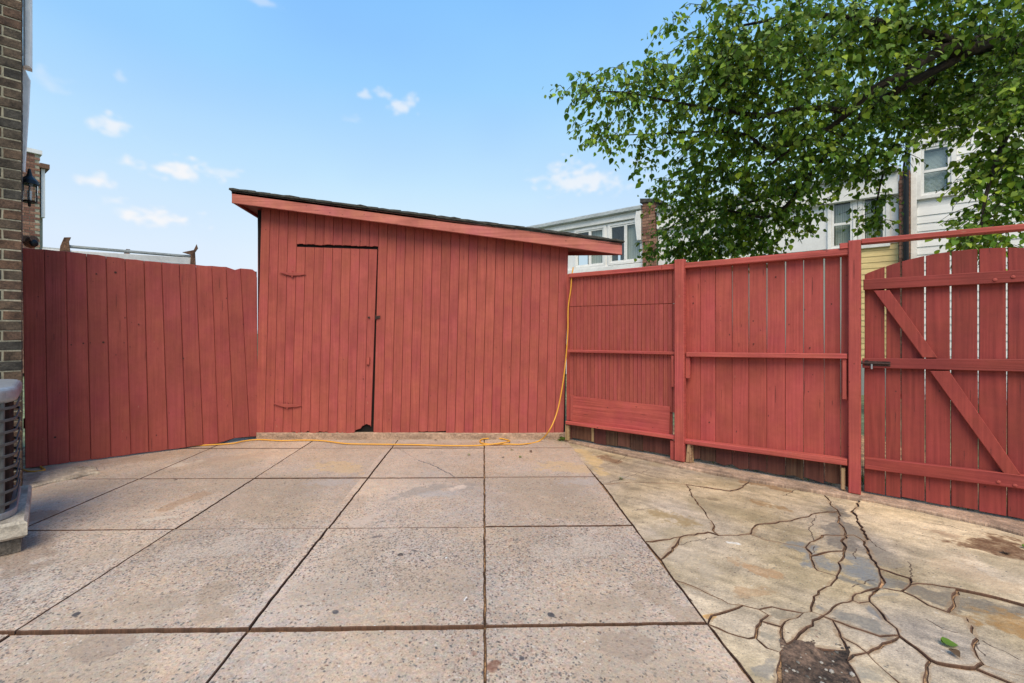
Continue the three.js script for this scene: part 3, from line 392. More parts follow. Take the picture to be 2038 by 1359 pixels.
{ // the gate
  const f = RF.group('garden_gate', 'arched red board gate with a diagonal brace beside the tall post', 'gate');
  const yp = (x, y, w = 0) => RF.uv(x, y, w), L = yp(1718, 547), T = yp(1923, 497), half = T[0] - L[0] + .03, cx = T[0] + .03;
  const arc = u => T[1] - (T[1] - L[1]) * Math.pow(Math.abs(u - cx) / half, 2.1);
  const js = [1719, 1762, 1793, 1841, 1892, 1947, 2004].map(x => yp(x, 750)[0]); while (js[js.length - 1] < cx + half - .06) js.push(js[js.length - 1] + .112); js[js.length - 1] = cx + half;
  for (let i = 0; i + 1 < js.length; i++) {
    const a = js[i], b = js[i + 1], g = .0045, low = .0015, pts = [[a + .003, .032 + R() * .012], [b - .003, .032 + R() * .012], [b - low, .75], [b - g, 1.1], [b - g, arc(b)]];
    for (let k = 4; k > 0; k--) pts.push([mix(a, b, k / 5), arc(mix(a, b, k / 5))]);
    pts.push([a + g, arc(a)], [a + g, 1.1], [a + low, .75]);
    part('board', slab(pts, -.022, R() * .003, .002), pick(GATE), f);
  }
  const u1 = cx + half;
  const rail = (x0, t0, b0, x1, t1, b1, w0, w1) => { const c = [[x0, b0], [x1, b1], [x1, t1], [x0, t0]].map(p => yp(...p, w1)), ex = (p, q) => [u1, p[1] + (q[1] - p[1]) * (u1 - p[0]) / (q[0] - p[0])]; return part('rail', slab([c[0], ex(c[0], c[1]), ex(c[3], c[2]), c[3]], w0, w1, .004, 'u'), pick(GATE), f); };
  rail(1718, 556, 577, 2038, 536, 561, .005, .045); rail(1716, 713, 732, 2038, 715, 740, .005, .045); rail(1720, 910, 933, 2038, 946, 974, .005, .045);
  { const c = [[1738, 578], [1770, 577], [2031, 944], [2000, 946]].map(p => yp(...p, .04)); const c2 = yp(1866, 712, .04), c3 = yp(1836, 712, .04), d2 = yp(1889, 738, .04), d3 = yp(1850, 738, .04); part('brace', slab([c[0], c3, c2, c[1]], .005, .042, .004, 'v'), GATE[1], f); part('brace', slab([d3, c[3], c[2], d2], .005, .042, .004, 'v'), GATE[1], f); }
  for (const [x, y] of [[1980, 557], [2016, 551], [1987, 959], [2020, 966]]) { const q = yp(x, y, .045); const g = new THREE.SphereGeometry(.011, 10, 6); g.scale(1, 1, .5); g.translate(q[0], q[1], .046); part('bolt_head', g, TRIM[0], f); }
  { const q = yp(1722, 724, .05), e = yp(1772, 722, .05); part('latch_plate', slab(rect(q[0] - .005, q[1] - .012, e[0], q[1] + .022), .046, .05, .001), M.iron, f); const g = new THREE.CylinderGeometry(.006, .006, e[0] - q[0] + .05, 8); g.rotateZ(Math.PI / 2); g.translate((q[0] + e[0]) / 2 - .03, q[1] + .006, .057); const b = part('latch_bolt', g, M.iron, f); part('latch_pin', slab(rect(q[0] + .03, q[1] - .035, q[0] + .04, q[1] + .004), .053, .06, .001), M.acgrey, f); }
  part('hanging_post', slab(rect(u1 + .015, .021, u1 + .115, 1.84), -.06, .06, .005), REDF[0], f);
  const h = RF.group('gate_header_beam', 'thin red beam spanning above the arched gate from the tall post', 'beam');
  const a = yp(1714, 482), b = yp(2038, 455); part('beam', slab([[a[0], a[1] - .016], [u1 + .2, b[1] - .016], [u1 + .2, b[1] + .018], [a[0], a[1] + .018]], -.05, .045, .004, 'u'), TRIM[0], h);
}

// ---------------------------------------------------------------- the shed
const SZ = 5.0, sx = px => (px - PX) / F * SZ, sy = py => EYE + (PY - py) / F * SZ, LEAN = .026;
{
  const s = thing('garden_shed', 'red plank shed with a lean-to roof between the two fences', 'shed', [0, 0, -SZ]);
  const X = (x, v) => x + LEAN * (v - 1.2) + .0, roofY = x => 2.569 - .1331 * (x + 2.694);
  const x0 = sx(514), x1 = sx(1127), n = 34, bw = (x1 - x0) / n;
  const di0 = 4, di1 = 13, dTop0 = sy(486), dTop1 = sy(491);
  const bottom = i => { const q = x0 + (i + .5) * bw, px = q / SZ * F + PX; if (px > 845 && px < 898) return sy(859) + R() * .012; return sy(865) + (R() - .5) * .03; };
  const plank = (a, b, v0a, v0b, va, vb, parent, dz, mat = pick(RED), nar = 0, rag = .012) => part('plank', slab([[X(a, v0a) + .0015, v0a], [X(mix(a, b, .3), v0a), mix(v0a, v0b, .3) + (R() - .5) * rag], [X(mix(a, b, .6), v0a), mix(v0a, v0b, .6) + (R() - .5) * rag], [X(mix(a, b, .8) - nar * .5, v0a), mix(v0a, v0b, .8) + (R() - .5) * rag], [X(b, v0b) - .0015 - nar, v0b], [X(b, vb) - .0015, vb], [X(a, va) + .0015, va]], -.02 + dz, dz, .0024), mat, parent);
  const door = new THREE.Group(); door.name = 'door'; s.add(door);
  for (let i = 0; i < n; i++) {
    const a = x0 + i * bw, b = a + bw, dz = R() * .0035, isD = i >= di0 && i < di1;
    if (isD) {
      const t = (i - di0) / (di1 - di0), dt = mix(dTop0, dTop1, t); plank(a, b, dt, dt, roofY(a) + .03, roofY(b) + .03, s, dz);
      let v0 = sy(861) + (R() - .4) * .03, v1 = sy(861) + (R() - .4) * .03; if (i === 11) v0 = sy(856), v1 = sy(846); if (i === 12) { v0 = sy(845); v1 = sy(849); }
      plank(a + (i === di0 ? .003 : 0), b - (i === di1 - 1 ? .008 : 0), v0, v1, dt - .03, dt - .034, door, dz + .006, pick(RED), i === di1 - 1 ? .018 : 0, .035);
    } else plank(a, b, bottom(i), bottom(i), roofY(a) + .03, roofY(b) + .03, s, dz);
  }
  // strap hinges, latch remains, handle
  for (const [px, py, w] of [[583, 545, 54], [573, 806, 58]]) { const hx = sx(px), hy = sy(py), hw = w / 180 / 2; const h = part('strap_hinge', slab([[hx - hw, hy + .022], [hx - hw * .5, hy - .008], [hx - .02, hy - .024], [hx + hw * .6, hy - .022], [hx + hw, hy - .006], [hx + hw * .6, hy + .012], [hx, hy + .014], [hx - hw * .5, hy + .018]], .012, .024, .003, 'u'), RED[2], door); const g = new THREE.CylinderGeometry(.008, .008, .07, 8); g.translate(hx, hy - .004, .016); part('hinge_pin', g, TRIM[0], h); }
  { const g = slab([[sx(745) + .01, sy(636)], [sx(757), sy(633)], [sx(757), sy(628)], [sx(750), sy(629)], [sx(748), sy(626)]], .004, .016, .001, 'u'); part('broken_latch', g, M.iron, s); part('broken_latch', slab(rect(sx(733), sy(633), sx(737), sy(630)), .012, .022, .001), M.iron, door); part('pull_stub', slab([[sx(730), sy(725)], [sx(736), sy(725)], [sx(737), sy(710)], [sx(731), sy(714)]], .012, .03, .002), TRIM[0], door); }
  // behind the planks: lining, plinth, side walls
  part('added_light_stop', slab([[x0 + .01, .077], [x1 - .01, .077], [x1 + .02, roofY(x1)], [x0 - .02, roofY(x0)]], -.06, -.024, 0), M.dark, s);  // dark sheet added so that no light passes between the planks
  { const gs = []; const g = slab([[x0 - .02, -.02], [x1 + .02, -.02], [x1 + .02, .075], [sx(1000), .07], [sx(820), .075], [x0 - .02, .075]], -.12, .012, .008, 'u'); part('plinth', g, M.kerb, s); }
  const back = 1.9, sideR = [x1 - .7513 * 2.88, -.66 * 2.88];
  part('side_wall', (() => { const g = slab([[0, 0], [back, 0], [back, roofY(x0) + .02], [0, roofY(x0) + .02]], 0, .03, 0); g.rotateY(Math.PI / 2); g.translate(x0 - .02, 0, -.03); return g; })(), REDF[0], s);
  part('side_wall', (() => { const a = Math.atan2(.66, .7513), g = slab([[0, 0], [2.6, 0], [2.6, roofY(x1 - 1.95)], [0, roofY(x1)]], -.03, 0, 0); g.rotateY(Math.PI - a); g.translate(x1 - .03, 0, -.03); return g; })(), REDF[1], s);
  part('back_wall', box(x0, 0, -back - .02, x1 - 2.1, 2.4, -back), REDF[2], s);
  // roof: sloping deck whose right edge follows the fence line
  const zf = .17, P = [[-2.694, zf], [1.477, zf], [1.477 - .7513 * 3.05, zf - .66 * 3.05], [-2.694 - .113 * 2.2, zf - 2.02]];
  const deck = (off, th, grow = 0, rnd = 0) => { const g = new THREE.BufferGeometry(), v = [], c = P; const q = [[c[0][0] - grow, c[0][1] + grow], [c[1][0] + grow, c[1][1] + grow], [c[2][0] + grow, c[2][1] - grow], [c[3][0] - grow, c[3][1] - grow]]; const pt = (p, y) => [p[0], roofY(p[0]) + off + y, p[1]]; const quad = (a, b, d, e) => v.push(...a, ...b, ...d, ...a, ...d, ...e); quad(...q.map(p => pt(p, th))); quad(...[...q].reverse().map(p => pt(p, 0))); for (let i = 0; i < 4; i++) { const a = q[i], b = q[(i + 1) % 4]; quad(pt(a, 0), pt(b, 0), pt(b, th), pt(a, th)); } g.setAttribute('position', new THREE.Float32BufferAttribute(v, 3)); const uv = []; for (let i = 0; i < v.length; i += 3) uv.push(v[i], v[i + 2]); g.setAttribute('uv', new THREE.Float32BufferAttribute(uv, 2)); g.computeVertexNormals(); return g; };
  const roof = part('roof', deck(.095, .02), OLD[1], s);
  part('soffit', deck(.03, .012, -.03), REDF[0], s);
  const fas = (a, b, h = .118) => { const L = Math.hypot(b[0] - a[0], b[1] - a[1]), g = slab([[0, roofY(a[0]) - .004], [L * .5, roofY((a[0] + b[0]) / 2) - .004 + .004], [L, roofY(b[0]) - .004], [L, roofY(b[0]) + h], [L * .5, roofY((a[0] + b[0]) / 2) + h + .004], [0, roofY(a[0]) + h]], -.028, 0, .004, 'u'); g.rotateY(Math.atan2(-(b[1] - a[1]), b[0] - a[0])); g.translate(a[0], 0, a[1]); return g; };
  part('fascia', fas(P[0], P[1]), FASCIA, s);
  part('fascia', fas([P[1][0], P[1][1] - .03], P[2]), RED[3], s);
  part('fascia', fas([P[3][0] + .0, P[3][1]], [P[0][0], P[0][1] - .03]), REDF[0], s);
  part('roofing_felt', deck(.118, .01, .004), M.shingle, roof);
  for (let lay = 0; lay < 2; lay++) for (let x = -2.715; x < 1.49;) { const w = Math.min(.09 + R() * .22, 1.5 - x), ov = .012 + R() * .016 - lay * .006, y = .129 + lay * .011; const b = slab([[x, roofY(x) + y], [x + w - .002, roofY(x + w) + y + (R() - .5) * .006], [x + w - .002, roofY(x + w) + y + .01 + R() * .007], [x + w * .4, roofY(x + w * .4) + y + .012 + R() * .008], [x, roofY(x) + y + .01]], zf - .3, zf + ov, .002, 'u'); part('shingle', b, M.shingle, roof); x += w; }
}
// ---------------------------------------------------------------- yellow extension cord
{
  const g = (x, y, h = .012) => { const p = ground(x, y); return new THREE.Vector3(p[0], h, p[1]); }, a = (x, y, z) => at(x, y, z);
  const pts = [a(1141, 532, 4.86), a(1138, 548, 4.84), a(1136, 575, 4.84), a(1131, 610, 4.86), a(1130, 660, 4.86), a(1126, 715, 4.86), a(1119, 770, 4.85), a(1108, 822, 4.82), a(1094, 855, 4.76), g(1074, 879), g(1040, 886), g(1008, 886), g(975, 886), g(957, 883), g(960, 876), g(990, 874), g(1014, 879), g(1004, 886, .03), g(960, 888), g(900, 889), g(820, 887), g(740, 886), g(690, 885), g(640, 879), g(600, 878), g(560, 879), g(510, 877), g(484, 880), g(466, 884)];
  const b = LF.xz(1.18, -.05), c = LF.xz(.6, -.09), d = LF.xz(.12, -.04); pts.push(new THREE.Vector3(b[0], .01, b[1]), new THREE.Vector3(c[0], .01, c[1]), new THREE.Vector3(d[0], .01, d[1]), g(88, 938.5), g(62, 941), g(45, 937), g(20, 930));
  solo('extension_cord', tube(pts, .007, 420, 7), M.cord, 'yellow extension cord hanging by the shed corner and trailing along its foot', 'cord');
}

// ---------------------------------------------------------------- brick house corner, air conditioner, lantern, downpipe
const HW = new Wall(-3.47 - .722 * 1.2, -3.4 + .692 * 1.2, -3.47, -3.4);
{
  const h = HW.group('brick_house', 'brown brick house corner at the left edge behind the air conditioner', 'house');
  const len = 1.2, ch = .075, Hh = 5.4; part('mortar_core', box(0, 0, -.2, len - .006, Hh, -.006), M.mortar, h);
  const cells = []; for (let r = 0; r * ch < Hh - .05; r++) { let u = len; let first = true; while (u > .02) { const bl = first ? (r % 2 ? .098 : .202) : .202; const a = Math.max(0, u - bl); cells.push([a, r * ch, u, r]); u = a - .011; first = false; } }
  cells.sort((a, b) => b[2] - a[2] || a[1] - b[1]); const rest = [];
  cells.forEach((c, i) => { const j = () => (R() - .5) * .004, z = -.001 + (R() - .5) * .004, g = slab([[c[0] + j(), c[1] + .005 + j()], [c[2] + j() * .6, c[1] + .005 + j()], [c[2] + j() * .6, c[1] + .07 + j()], [c[0] + j(), c[1] + .07 + j()]], -.1, z, .004, 'u'); if (i < 290) part('brick', g, pick(BRICK), h); else rest.push(g); });
  const m = part('brickwork', mergeGeometries(rest), BRICK[0], h); m.userData.kind = 'stuff';
  { const sw = part('side_wall', box(-.2, 0, -2.2, 0, Hh, 0), BRICK[1], h); sw.position.set(len - .012, 0, -.101); sw.rotation.y = .1; }
  const at2 = (du, dw) => HW.xz(len + du, dw);
  const p = at2(.012, -.1); const d = thing('downpipe', 'white downpipe on the brick house corner beside the sky', 'downpipe', [p[0], 0, p[1]], HW.turn);
  part('pipe', slab(rect(-.01, 3.22, .04, 5.4), -.05, .03, .012), M.white, d); part('offset', slab([[-.03, 2.42], [.0, 2.42], [.022, 2.9], [.03, 3.14], [-.012, 3.24], [-.03, 3.2]], -.04, .0, .006), M.white, d);
  const q = at2(.03, -.36), l = thing('wall_lantern', 'black wall lantern with clear glass on the brick house corner', 'lantern', [q[0], 2.21, q[1]], HW.turn + .5); l.scale.setScalar(1.02);
  const cy = (r0, r1, hh, y, n = 6) => { const g = new THREE.CylinderGeometry(r0, r1, hh, n); g.translate(0, y, 0); return g; };
  part('roof', mergeGeometries([cy(.012, .02, .03, .26, 8), cy(.02, .055, .04, .225, 8), cy(.055, .062, .03, .19, 8), cy(.008, .014, .03, .285, 8)]), M.darkmetal, l);
  part('glass', cy(.05, .042, .13, .11), M.glass, l); part('bulb', cy(.014, .012, .07, .09, 10), M.white, l); part('base', mergeGeometries([cy(.046, .04, .014, .037), cy(.012, .008, .03, .015, 8)]), M.darkmetal, l);
  for (let k = 0; k < 6; k++) { const f = (k + .5) / 6 * Math.PI * 2, g = new THREE.CylinderGeometry(.004, .004, .145, 5); g.translate(Math.sin(f) * .048, .11, Math.cos(f) * .048); part('bar', g, M.darkmetal, l); }
  part('bracket', box(-.07, .11, -.02, -.045, .2, .02), M.darkmetal, l);
  const s = at2(.035, -.45), sl = thing('security_light', 'small rusty security light on the brick corner just above the fence', 'lamp', [s[0], 1.86, s[1]], HW.turn + .4);
  part('housing', (() => { const g = new THREE.CylinderGeometry(.03, .045, .08, 12); g.rotateX(1.2); g.translate(0, .08, .02); return g; })(), M.rust, sl); part('arm', box(-.06, .07, -.02, -.015, .12, .01), M.rust, sl); part('lens', (() => { const g = new THREE.SphereGeometry(.03, 12, 8); g.scale(1, 1, .5); g.translate(0, .062, .055); return g; })(), M.darkmetal, sl);
}
{
  const c = [-3.03, -2.454], turn = HW.turn;
  const pad = thing('equipment_pad', 'weathered concrete pad on a dark block carrying the air conditioner', 'pad', [c[0], 0, c[1]], turn);
  part('lower_block', (() => { const g = slab(rect(-.375, -.37, .375, .37), 0, .085, .008); g.rotateX(-Math.PI / 2); return g; })(), M.concdark, pad);
  part('upper_pad', (() => { const g = slab(rect(-.4, -.4, .4, .4), .086, .178, .014); g.rotateX(-Math.PI / 2); return g; })(), M.conc, pad);
  const ac = thing('air_conditioner', 'grey louvred outdoor air conditioner at the left edge of the patio', 'air conditioner', [c[0], .18, c[1]], turn);
  const rs = (hw, rad) => { const s = new THREE.Shape(); s.moveTo(-hw + rad, -hw); s.lineTo(hw - rad, -hw); s.absarc(hw - rad, -hw + rad, rad, -Math.PI / 2, 0); s.lineTo(hw, hw - rad); s.absarc(hw - rad, hw - rad, rad, 0, Math.PI / 2); s.lineTo(-hw + rad, hw); s.absarc(-hw + rad, hw - rad, rad, Math.PI / 2, Math.PI); s.lineTo(-hw, -hw + rad); s.absarc(-hw + rad, -hw + rad, rad, Math.PI, Math.PI * 1.5); return s; };
  const ext = (s, y0, y1, b = .004) => { const g = new THREE.ExtrudeGeometry(s, { depth: y1 - y0 - 2 * b, bevelEnabled: true, bevelSize: b, bevelThickness: b, bevelOffset: -b, bevelSegments: 2, curveSegments: 10 }); g.rotateX(-Math.PI / 2); g.translate(0, y0 + b, 0); return g; };
  const hw = .355, rad = .15; part('coil', ext(rs(hw - .03, rad - .02), .03, .64), M.coil, ac); part('base_pan', ext(rs(hw, rad), 0, .035), M.acgrey, ac);
  for (let k = 0; k < 9; k++) { const s = rs(hw, rad); s.holes.push(rs(hw - .007, rad - .006)); part('louvre', ext(s, .07 + k * .065, .07 + k * .065 + .015, .002), M.acband, ac); }
  for (const [a, b] of [[1, 1], [1, -1], [-1, 1], [-1, -1]]) { const g = new THREE.CylinderGeometry(.012, .012, .62, 8); g.translate(a * (hw - .055), .33, b * (hw - .055)); part('corner_rod', g, M.acband, ac); }
  const lid = part('lid', (() => { const s = rs(hw + .006, rad); const hole = new THREE.Path(); hole.absarc(0, 0, .25, 0, Math.PI * 2, true); s.holes.push(hole); const g = new THREE.ExtrudeGeometry(s, { depth: .028, bevelEnabled: true, bevelSize: .03, bevelThickness: .03, bevelOffset: -.03, bevelSegments: 4, curveSegments: 10 }); g.rotateX(-Math.PI / 2); g.translate(0, .655, 0); return g; })(), M.acgrey, ac);
  for (let k = 1; k <= 6; k++) { const g = new THREE.TorusGeometry(k * .042, .0035, 5, 40); g.rotateX(Math.PI / 2); g.translate(0, .725 - k * .001, 0); part('grille_ring', g, M.darkmetal, lid); }
  part('fan_hub', (() => { const g = new THREE.CylinderGeometry(.07, .07, .03, 20); g.translate(0, .716, 0); return g; })(), M.acgrey, ac);
}
// ---------------------------------------------------------------- beyond the left fence
{
  const z = 13, X = px => (px - PX) / F * z, Y = py => EYE + (PY - py) / F * z;
  const b = thing('far_brick_building', 'distant brown brick building corner with a pale coping above the left fence', 'building', [X(80), 0, -z], .92);
  part('wall_core', box(-3, 0, -4, -.01, Y(308), -.012), M.mortar, b);
  part('wall_core', box(-1, 0, -4, .1, Y(333), -.3), M.mortar, b);
  const gs = [[], [], []]; for (let r = 0; r * .078 < Y(308) - .08; r++) for (let u = (r % 2) * -.11; u > -1.2; u -= .22) gs[R() * 3 | 0].push(box(u - .208, r * .078 + .006, -.1, u, r * .078 + .071, (R() - .5) * .008));
  gs.forEach((g, i) => { const m = part('brickwork', mergeGeometries(g), FARBRICK[i], b); m.userData.kind = 'stuff'; });
  part('coping', box(-1.3, Y(308), -1, .04, Y(300), .05), M.white, b); part('cornice', box(.0, Y(333), -.6, .2, Y(324), .02), M.rust, b); part('trim_board', box(.04, Y(430), -.28, .12, Y(333), -.1), M.white, b);
}
{
  const W2 = LF.shifted(-3.2), uv = (x, y, w = 0) => W2.uv(x, y, w);
  const c = W2.group('metal_canopy', 'white metal canopy edge with rusty brackets seen over the left fence', 'canopy');
  const a = uv(85, 491), b = uv(384, 521), l = (name, x0, y0, x1, y1, th, w0, w1, mat) => { const p = uv(x0, y0), q = uv(x1, y1); return part(name, slab([[p[0], p[1] - th], [q[0], q[1] - th], [q[0], q[1]], [p[0], p[1]]], w0, w1, .004, 'u'), mat, c); };
  l('gutter', 135, 487, 383, 508, .03, -.12, .0, M.gutter); l('fascia', 84, 495, 383, 513, .11, -.1, .012, M.white); l('rail', 84, 490, 135, 495, .04, -.1, -.03, M.gutter); l('lower_trim', 150, 508, 376, 525, .03, -.1, .02, M.gutter);
  const p0 = uv(130, 480), p1 = uv(384, 510); for (const p of [p0, p1]) part('post', slab(rect(p[0] - .03, 0, p[0] + .03, p[1] - .1), -.24, -.17, .004), M.white, c);
  part('bracket', slab([[p0[0] - .06, p0[1] - .2], [p0[0] + .06, p0[1] - .2], [p0[0] + .04, p0[1] + .0], [p0[0] + .06, p0[1] + .06], [p0[0] - .01, p0[1] + .05], [p0[0] - .05, p0[1] - .08]], -.02, .03, .003), M.rust, c);
  part('bracket', slab([[p1[0] - .04, p1[1] - .16], [p1[0] + .04, p1[1] - .16], [p1[0] + .03, p1[1] + .06], [p1[0] + .07, p1[1] + .13], [p1[0] + .05, p1[1] + .2], [p1[0] + .01, p1[1] + .1], [p1[0] - .14, p1[1] + .05], [p1[0] - .03, p1[1] + .02]], -.02, .03, .003), M.rust, c);
  part('roof_sheet', slab(rect(a[0], -.5, b[0], -.3), 0, .03, .002).rotateX(-Math.PI / 2).translate(0, a[1] - .12, -.6), M.gutter, c);
  { const q = uv(280, 501); const g = new THREE.SphereGeometry(.16, 16, 8, 0, Math.PI * 2, 0, Math.PI / 2); g.scale(1, .4, 1); g.translate(q[0], q[1] - .05, -.5); part('roof_vent', g, M.gutter, c); const p = uv(253, 489); part('roof_stub', slab([[p[0] - .08, p[1] - .16], [p[0] + .12, p[1] - .16], [p[0] + .02, p[1] - .06], [p[0] + .03, p[1]], [p[0] - .02, p[1]]], -.4, -.35, .003), M.rust, c); }
}
// ---------------------------------------------------------------- row houses beyond the right fence
const HP = RF.shifted(-7.5);
function windowUnit(parent, u0, v0, u1, v1, cols, sashRow, curtain, depth = 0) {
  const w = new THREE.Group(); w.name = 'window'; parent.add(w); const t = .04, m = M.white, D = depth;
  part('frame', slab(rect(u0 - .07, v0 - .07, u1 + .07, v1 + .07), -.03 + D, .035 + D, .006, 'u', [[[u0, v0], [u0, v1], [u1, v1], [u1, v0]]]), m, w);
  for (let k = 0; k < cols; k++) { const a = mix(u0, u1, k / cols), b = mix(u0, u1, (k + 1) / cols); part('sash', slab(rect(a + .001, v0 + .001, b - .001, v1 - .001), -.02 + D, .018 + D, .004, 'u', sashRow ? [[[a + t, v0 + t], [a + t, (v0 + v1) / 2 - .025], [b - t, (v0 + v1) / 2 - .025], [b - t, v0 + t]], [[a + t, (v0 + v1) / 2 + .025], [a + t, v1 - t], [b - t, v1 - t], [b - t, (v0 + v1) / 2 + .025]]] : [[[a + t, v0 + t], [a + t, v1 - t], [b - t, v1 - t], [b - t, v0 + t]]]), m, w); part('pane', box(a + t - .01, v0 + t - .01, -.002 + D, b - t + .01, v1 - t + .01, .001 + D), M.glass, w); }
  if (curtain === 3) part('pale_reflection_sheet', box(mix(u0, u1, .46), v0, -.1 + D, u1, v1, -.09 + D), M.curtain, w); else if (curtain) for (let k = 0; k < cols; k++) { const a = mix(u0, u1, k / cols), b = mix(u0, u1, (k + 1) / cols); part('curtain', box(a + (k % 2 ? .0 : .05), v0, -.12 + D, b - (k % 2 ? .25 : .1) * (b - a), v0 + (v1 - v0) * (curtain === 2 ? 1 : .93), -.11 + D), M.curtain, w); }  // the single pale sheet stands in for a reflection in the sliding panes
  part('room', box(u0 - .05, v0 - .05, -.8 + D, u1 + .05, v1 + .05, -.75 + D), M.room, w);
  return w;
}
function wallWith(parent, u0, u1, top0, top1, holes, z0, z1, mat, low = -.1) { part('wall', slab([[u0, low], [u1, low], [u1, top1], [u0, top0]], z0, z1, 0, 'u', holes.map(h => [[h[0], h[1]], [h[0], h[3]], [h[2], h[3]], [h[2], h[1]]])), mat, parent); }
{
  const uv = (x, y, w = 0) => HP.uv(x, y, w);
  // house behind the shed
  { const h = HP.group('row_house', 'white row house with sliding windows above the shed roof end', 'house');
    const a = uv(1040, 500)[0], b = uv(1282, 500)[0], ta = uv(1065, 452), tb = uv(1278, 412), top = u => mix(ta[1], tb[1], (u - ta[0]) / (tb[0] - ta[0]));
    const w1 = [uv(1215, 520)[0], uv(1215, 523)[1], uv(1277, 520)[0], uv(1245, 446)[1]], w0 = [uv(1148, 520)[0], uv(1160, 530)[1], uv(1202, 520)[0], uv(1175, 458)[1]];
    wallWith(h, a, b, top(a) - .05, top(b) - .05, [w0, w1], -.12, 0, M.vinyl);
    windowUnit(h, ...w1, 2, false, 3); windowUnit(h, ...w0, 2, false, 3);
    const v = w1[3]; part('fascia', slab([[a, v + .1], [b, v + .1], [b, top(b) - .1], [a, top(a) - .1]], .001, .09, .006, 'u'), M.white, h);
    part('gutter', slab([[a, top(a) - .1], [b - .02, top(b) - .1], [b - .02, top(b) + .02], [a, top(a) + .02]], .0, .2, .02, 'u'), M.gutter, h);
    part('sill', slab(rect(a, w1[1] - .22, b, w1[1] - .09), .001, .05, .006, 'u'), M.white, h);
    part('roof', slab([[a, top(a) - .04], [b, top(b) - .04], [b, top(b) + .03], [a, top(a) + .03]], -6, -.01, 0, 'u'), M.shingle, h); part('floor_mass', box(a, 0, -6, b, 2.2, -.9), M.room, h);
    part('downpipe', slab([[b - .14, top(b) - .9], [b - .03, top(b) - .9], [b - .03, top(b) - .12], [b - .16, top(b) - .12], [b - .2, top(b) - .35]], .06, .16, .01), M.white, h); }
  const pier = (name, label, x0, x1, yt, cap) => { const g = HP.group(name, label, 'brick pier'), a = uv(x0, 480)[0], b = uv(x1, 480)[0], t = uv((x0 + x1) / 2, yt)[1]; part('core', box(a + .01, 0, -4, b - .01, t, .14), M.mortar, g); const gs = [[], [], []]; for (let r = 0; r * .078 < t - .07; r++) { const e = r % 2 ? .5 : .34; for (const [p, q] of [[a, mix(a, b, e) - .005], [mix(a, b, e) + .005, b]]) gs[R() * 3 | 0].push(box(p, r * .078 + .006, .05, q, r * .078 + .071, .155 + (R() - .5) * .008)); } gs.forEach((s, i) => { const m = part('brickwork', mergeGeometries(s), FARBRICK[i], g); m.userData.kind = 'stuff'; }); if (cap) part('coping', slab([[a - .05, t], [b + .1, t - .05], [b + .1, t + .03], [a - .05, t + .12]], -4, .2, .01, 'u'), M.shingle, g); return [g, a, b, t]; };
  pier('brick_pier', 'brown brick party wall end beside the sliding windows', 1283, 1308, 404, true);
  { const [g, a, b, t] = pier('brick_pier', 'narrow red brick party wall with a dark pipe right of the tall post', 1789, 1811, 344, false); part('pipe', (() => { const c = new THREE.CylinderGeometry(.04, .04, t, 10); c.translate(b - .06, t / 2, .2); return c; })(), M.darkmetal, g); }
  // middle house
  { const h = HP.group('row_house', 'white row house with two double hung windows behind the tree', 'house');
    const a = uv(1310, 480)[0], b = uv(1788, 480)[0], top = uv(1784, 345)[1], vt = uv(1750, 486)[1];
    const w1 = [uv(1655, 480)[0], uv(1675, 492)[1], uv(1697, 480)[0], uv(1675, 400)[1]], w2 = [uv(1716, 480)[0], w1[1], uv(1762, 480)[0], w1[3]], w0 = [uv(1420, 480)[0], w1[1], uv(1500, 480)[0], w1[3]];
    wallWith(h, a, b, top, top, [w0, w1, w2], -.12, 0, M.vinyl, vt + .002); windowUnit(h, ...w0, 2, true, 1); windowUnit(h, ...w1, 1, true, 1); windowUnit(h, ...w2, 1, true, 1);
    part('fascia', slab(rect(a, top - .42, b, top), .001, .12, .01, 'u'), M.white, h); part('gutter', slab(rect(a, top, b, top + .1), .0, .22, .02, 'u'), M.gutter, h); part('roof', slab(rect(a, top - .02, b, top + .06), -6, -.01, 0, 'u'), M.shingle, h);
    part('lower_wall', box(a, -.1, -.16, b, vt, -.04), M.room, h); 
    const ua = uv(1700, 520)[0]; for (let v = .6; v < vt - .1; v += .115) { const g = box(0, 0, -.008, b - ua, .118, .008); g.rotateX(-.1); g.translate(ua, v, -.02); part('clapboard', g, M.yellow, h); }
    part('floor_mass', box(a, 0, -6, b, 2.3, -.95), M.room, h); }
  // near house with clapboards
  { const h = HP.group('row_house', 'white clapboard row house with a blind window at the right edge', 'house');
    const a = uv(1812, 480)[0], b = a + 4.2, win = [uv(1833, 380)[0], uv(1860, 386)[1], uv(1892, 380)[0], uv(1860, 292)[1]], top = win[3] + .75, p = .146;
    wallWith(h, a, b, top, top, [win], -.14, -.03, M.vinyl);
    for (let v = 0; v + p < top; v += p) { const spans = (v + p > win[1] - .08 && v < win[3] + .08) ? [[a + .09, win[0] - .075], [win[2] + .075, b]] : [[a + .09, b]]; for (const [s, e] of spans) { const g = box(0, 0, -.008, e - s, p + .004, .008); g.rotateX(-.11); g.translate(s, v, -.008); part('clapboard', g, M.vinyl, h); } }
    part('corner_board', slab(rect(a, 0, a + .085, top), -.03, .04, .005), M.white, h); windowUnit(h, ...win, 1, true, 0);
    for (let k = 0, n = 34; k < n; k++) { const y = mix(win[1] + .05, win[3] - .05, k / n); const g = box(0, 0, -.012, win[2] - win[0] - .1, .003, .012); g.rotateX(.9); g.translate(win[0] + .05, y, -.09); part('blind_slat', g, M.white, h); }
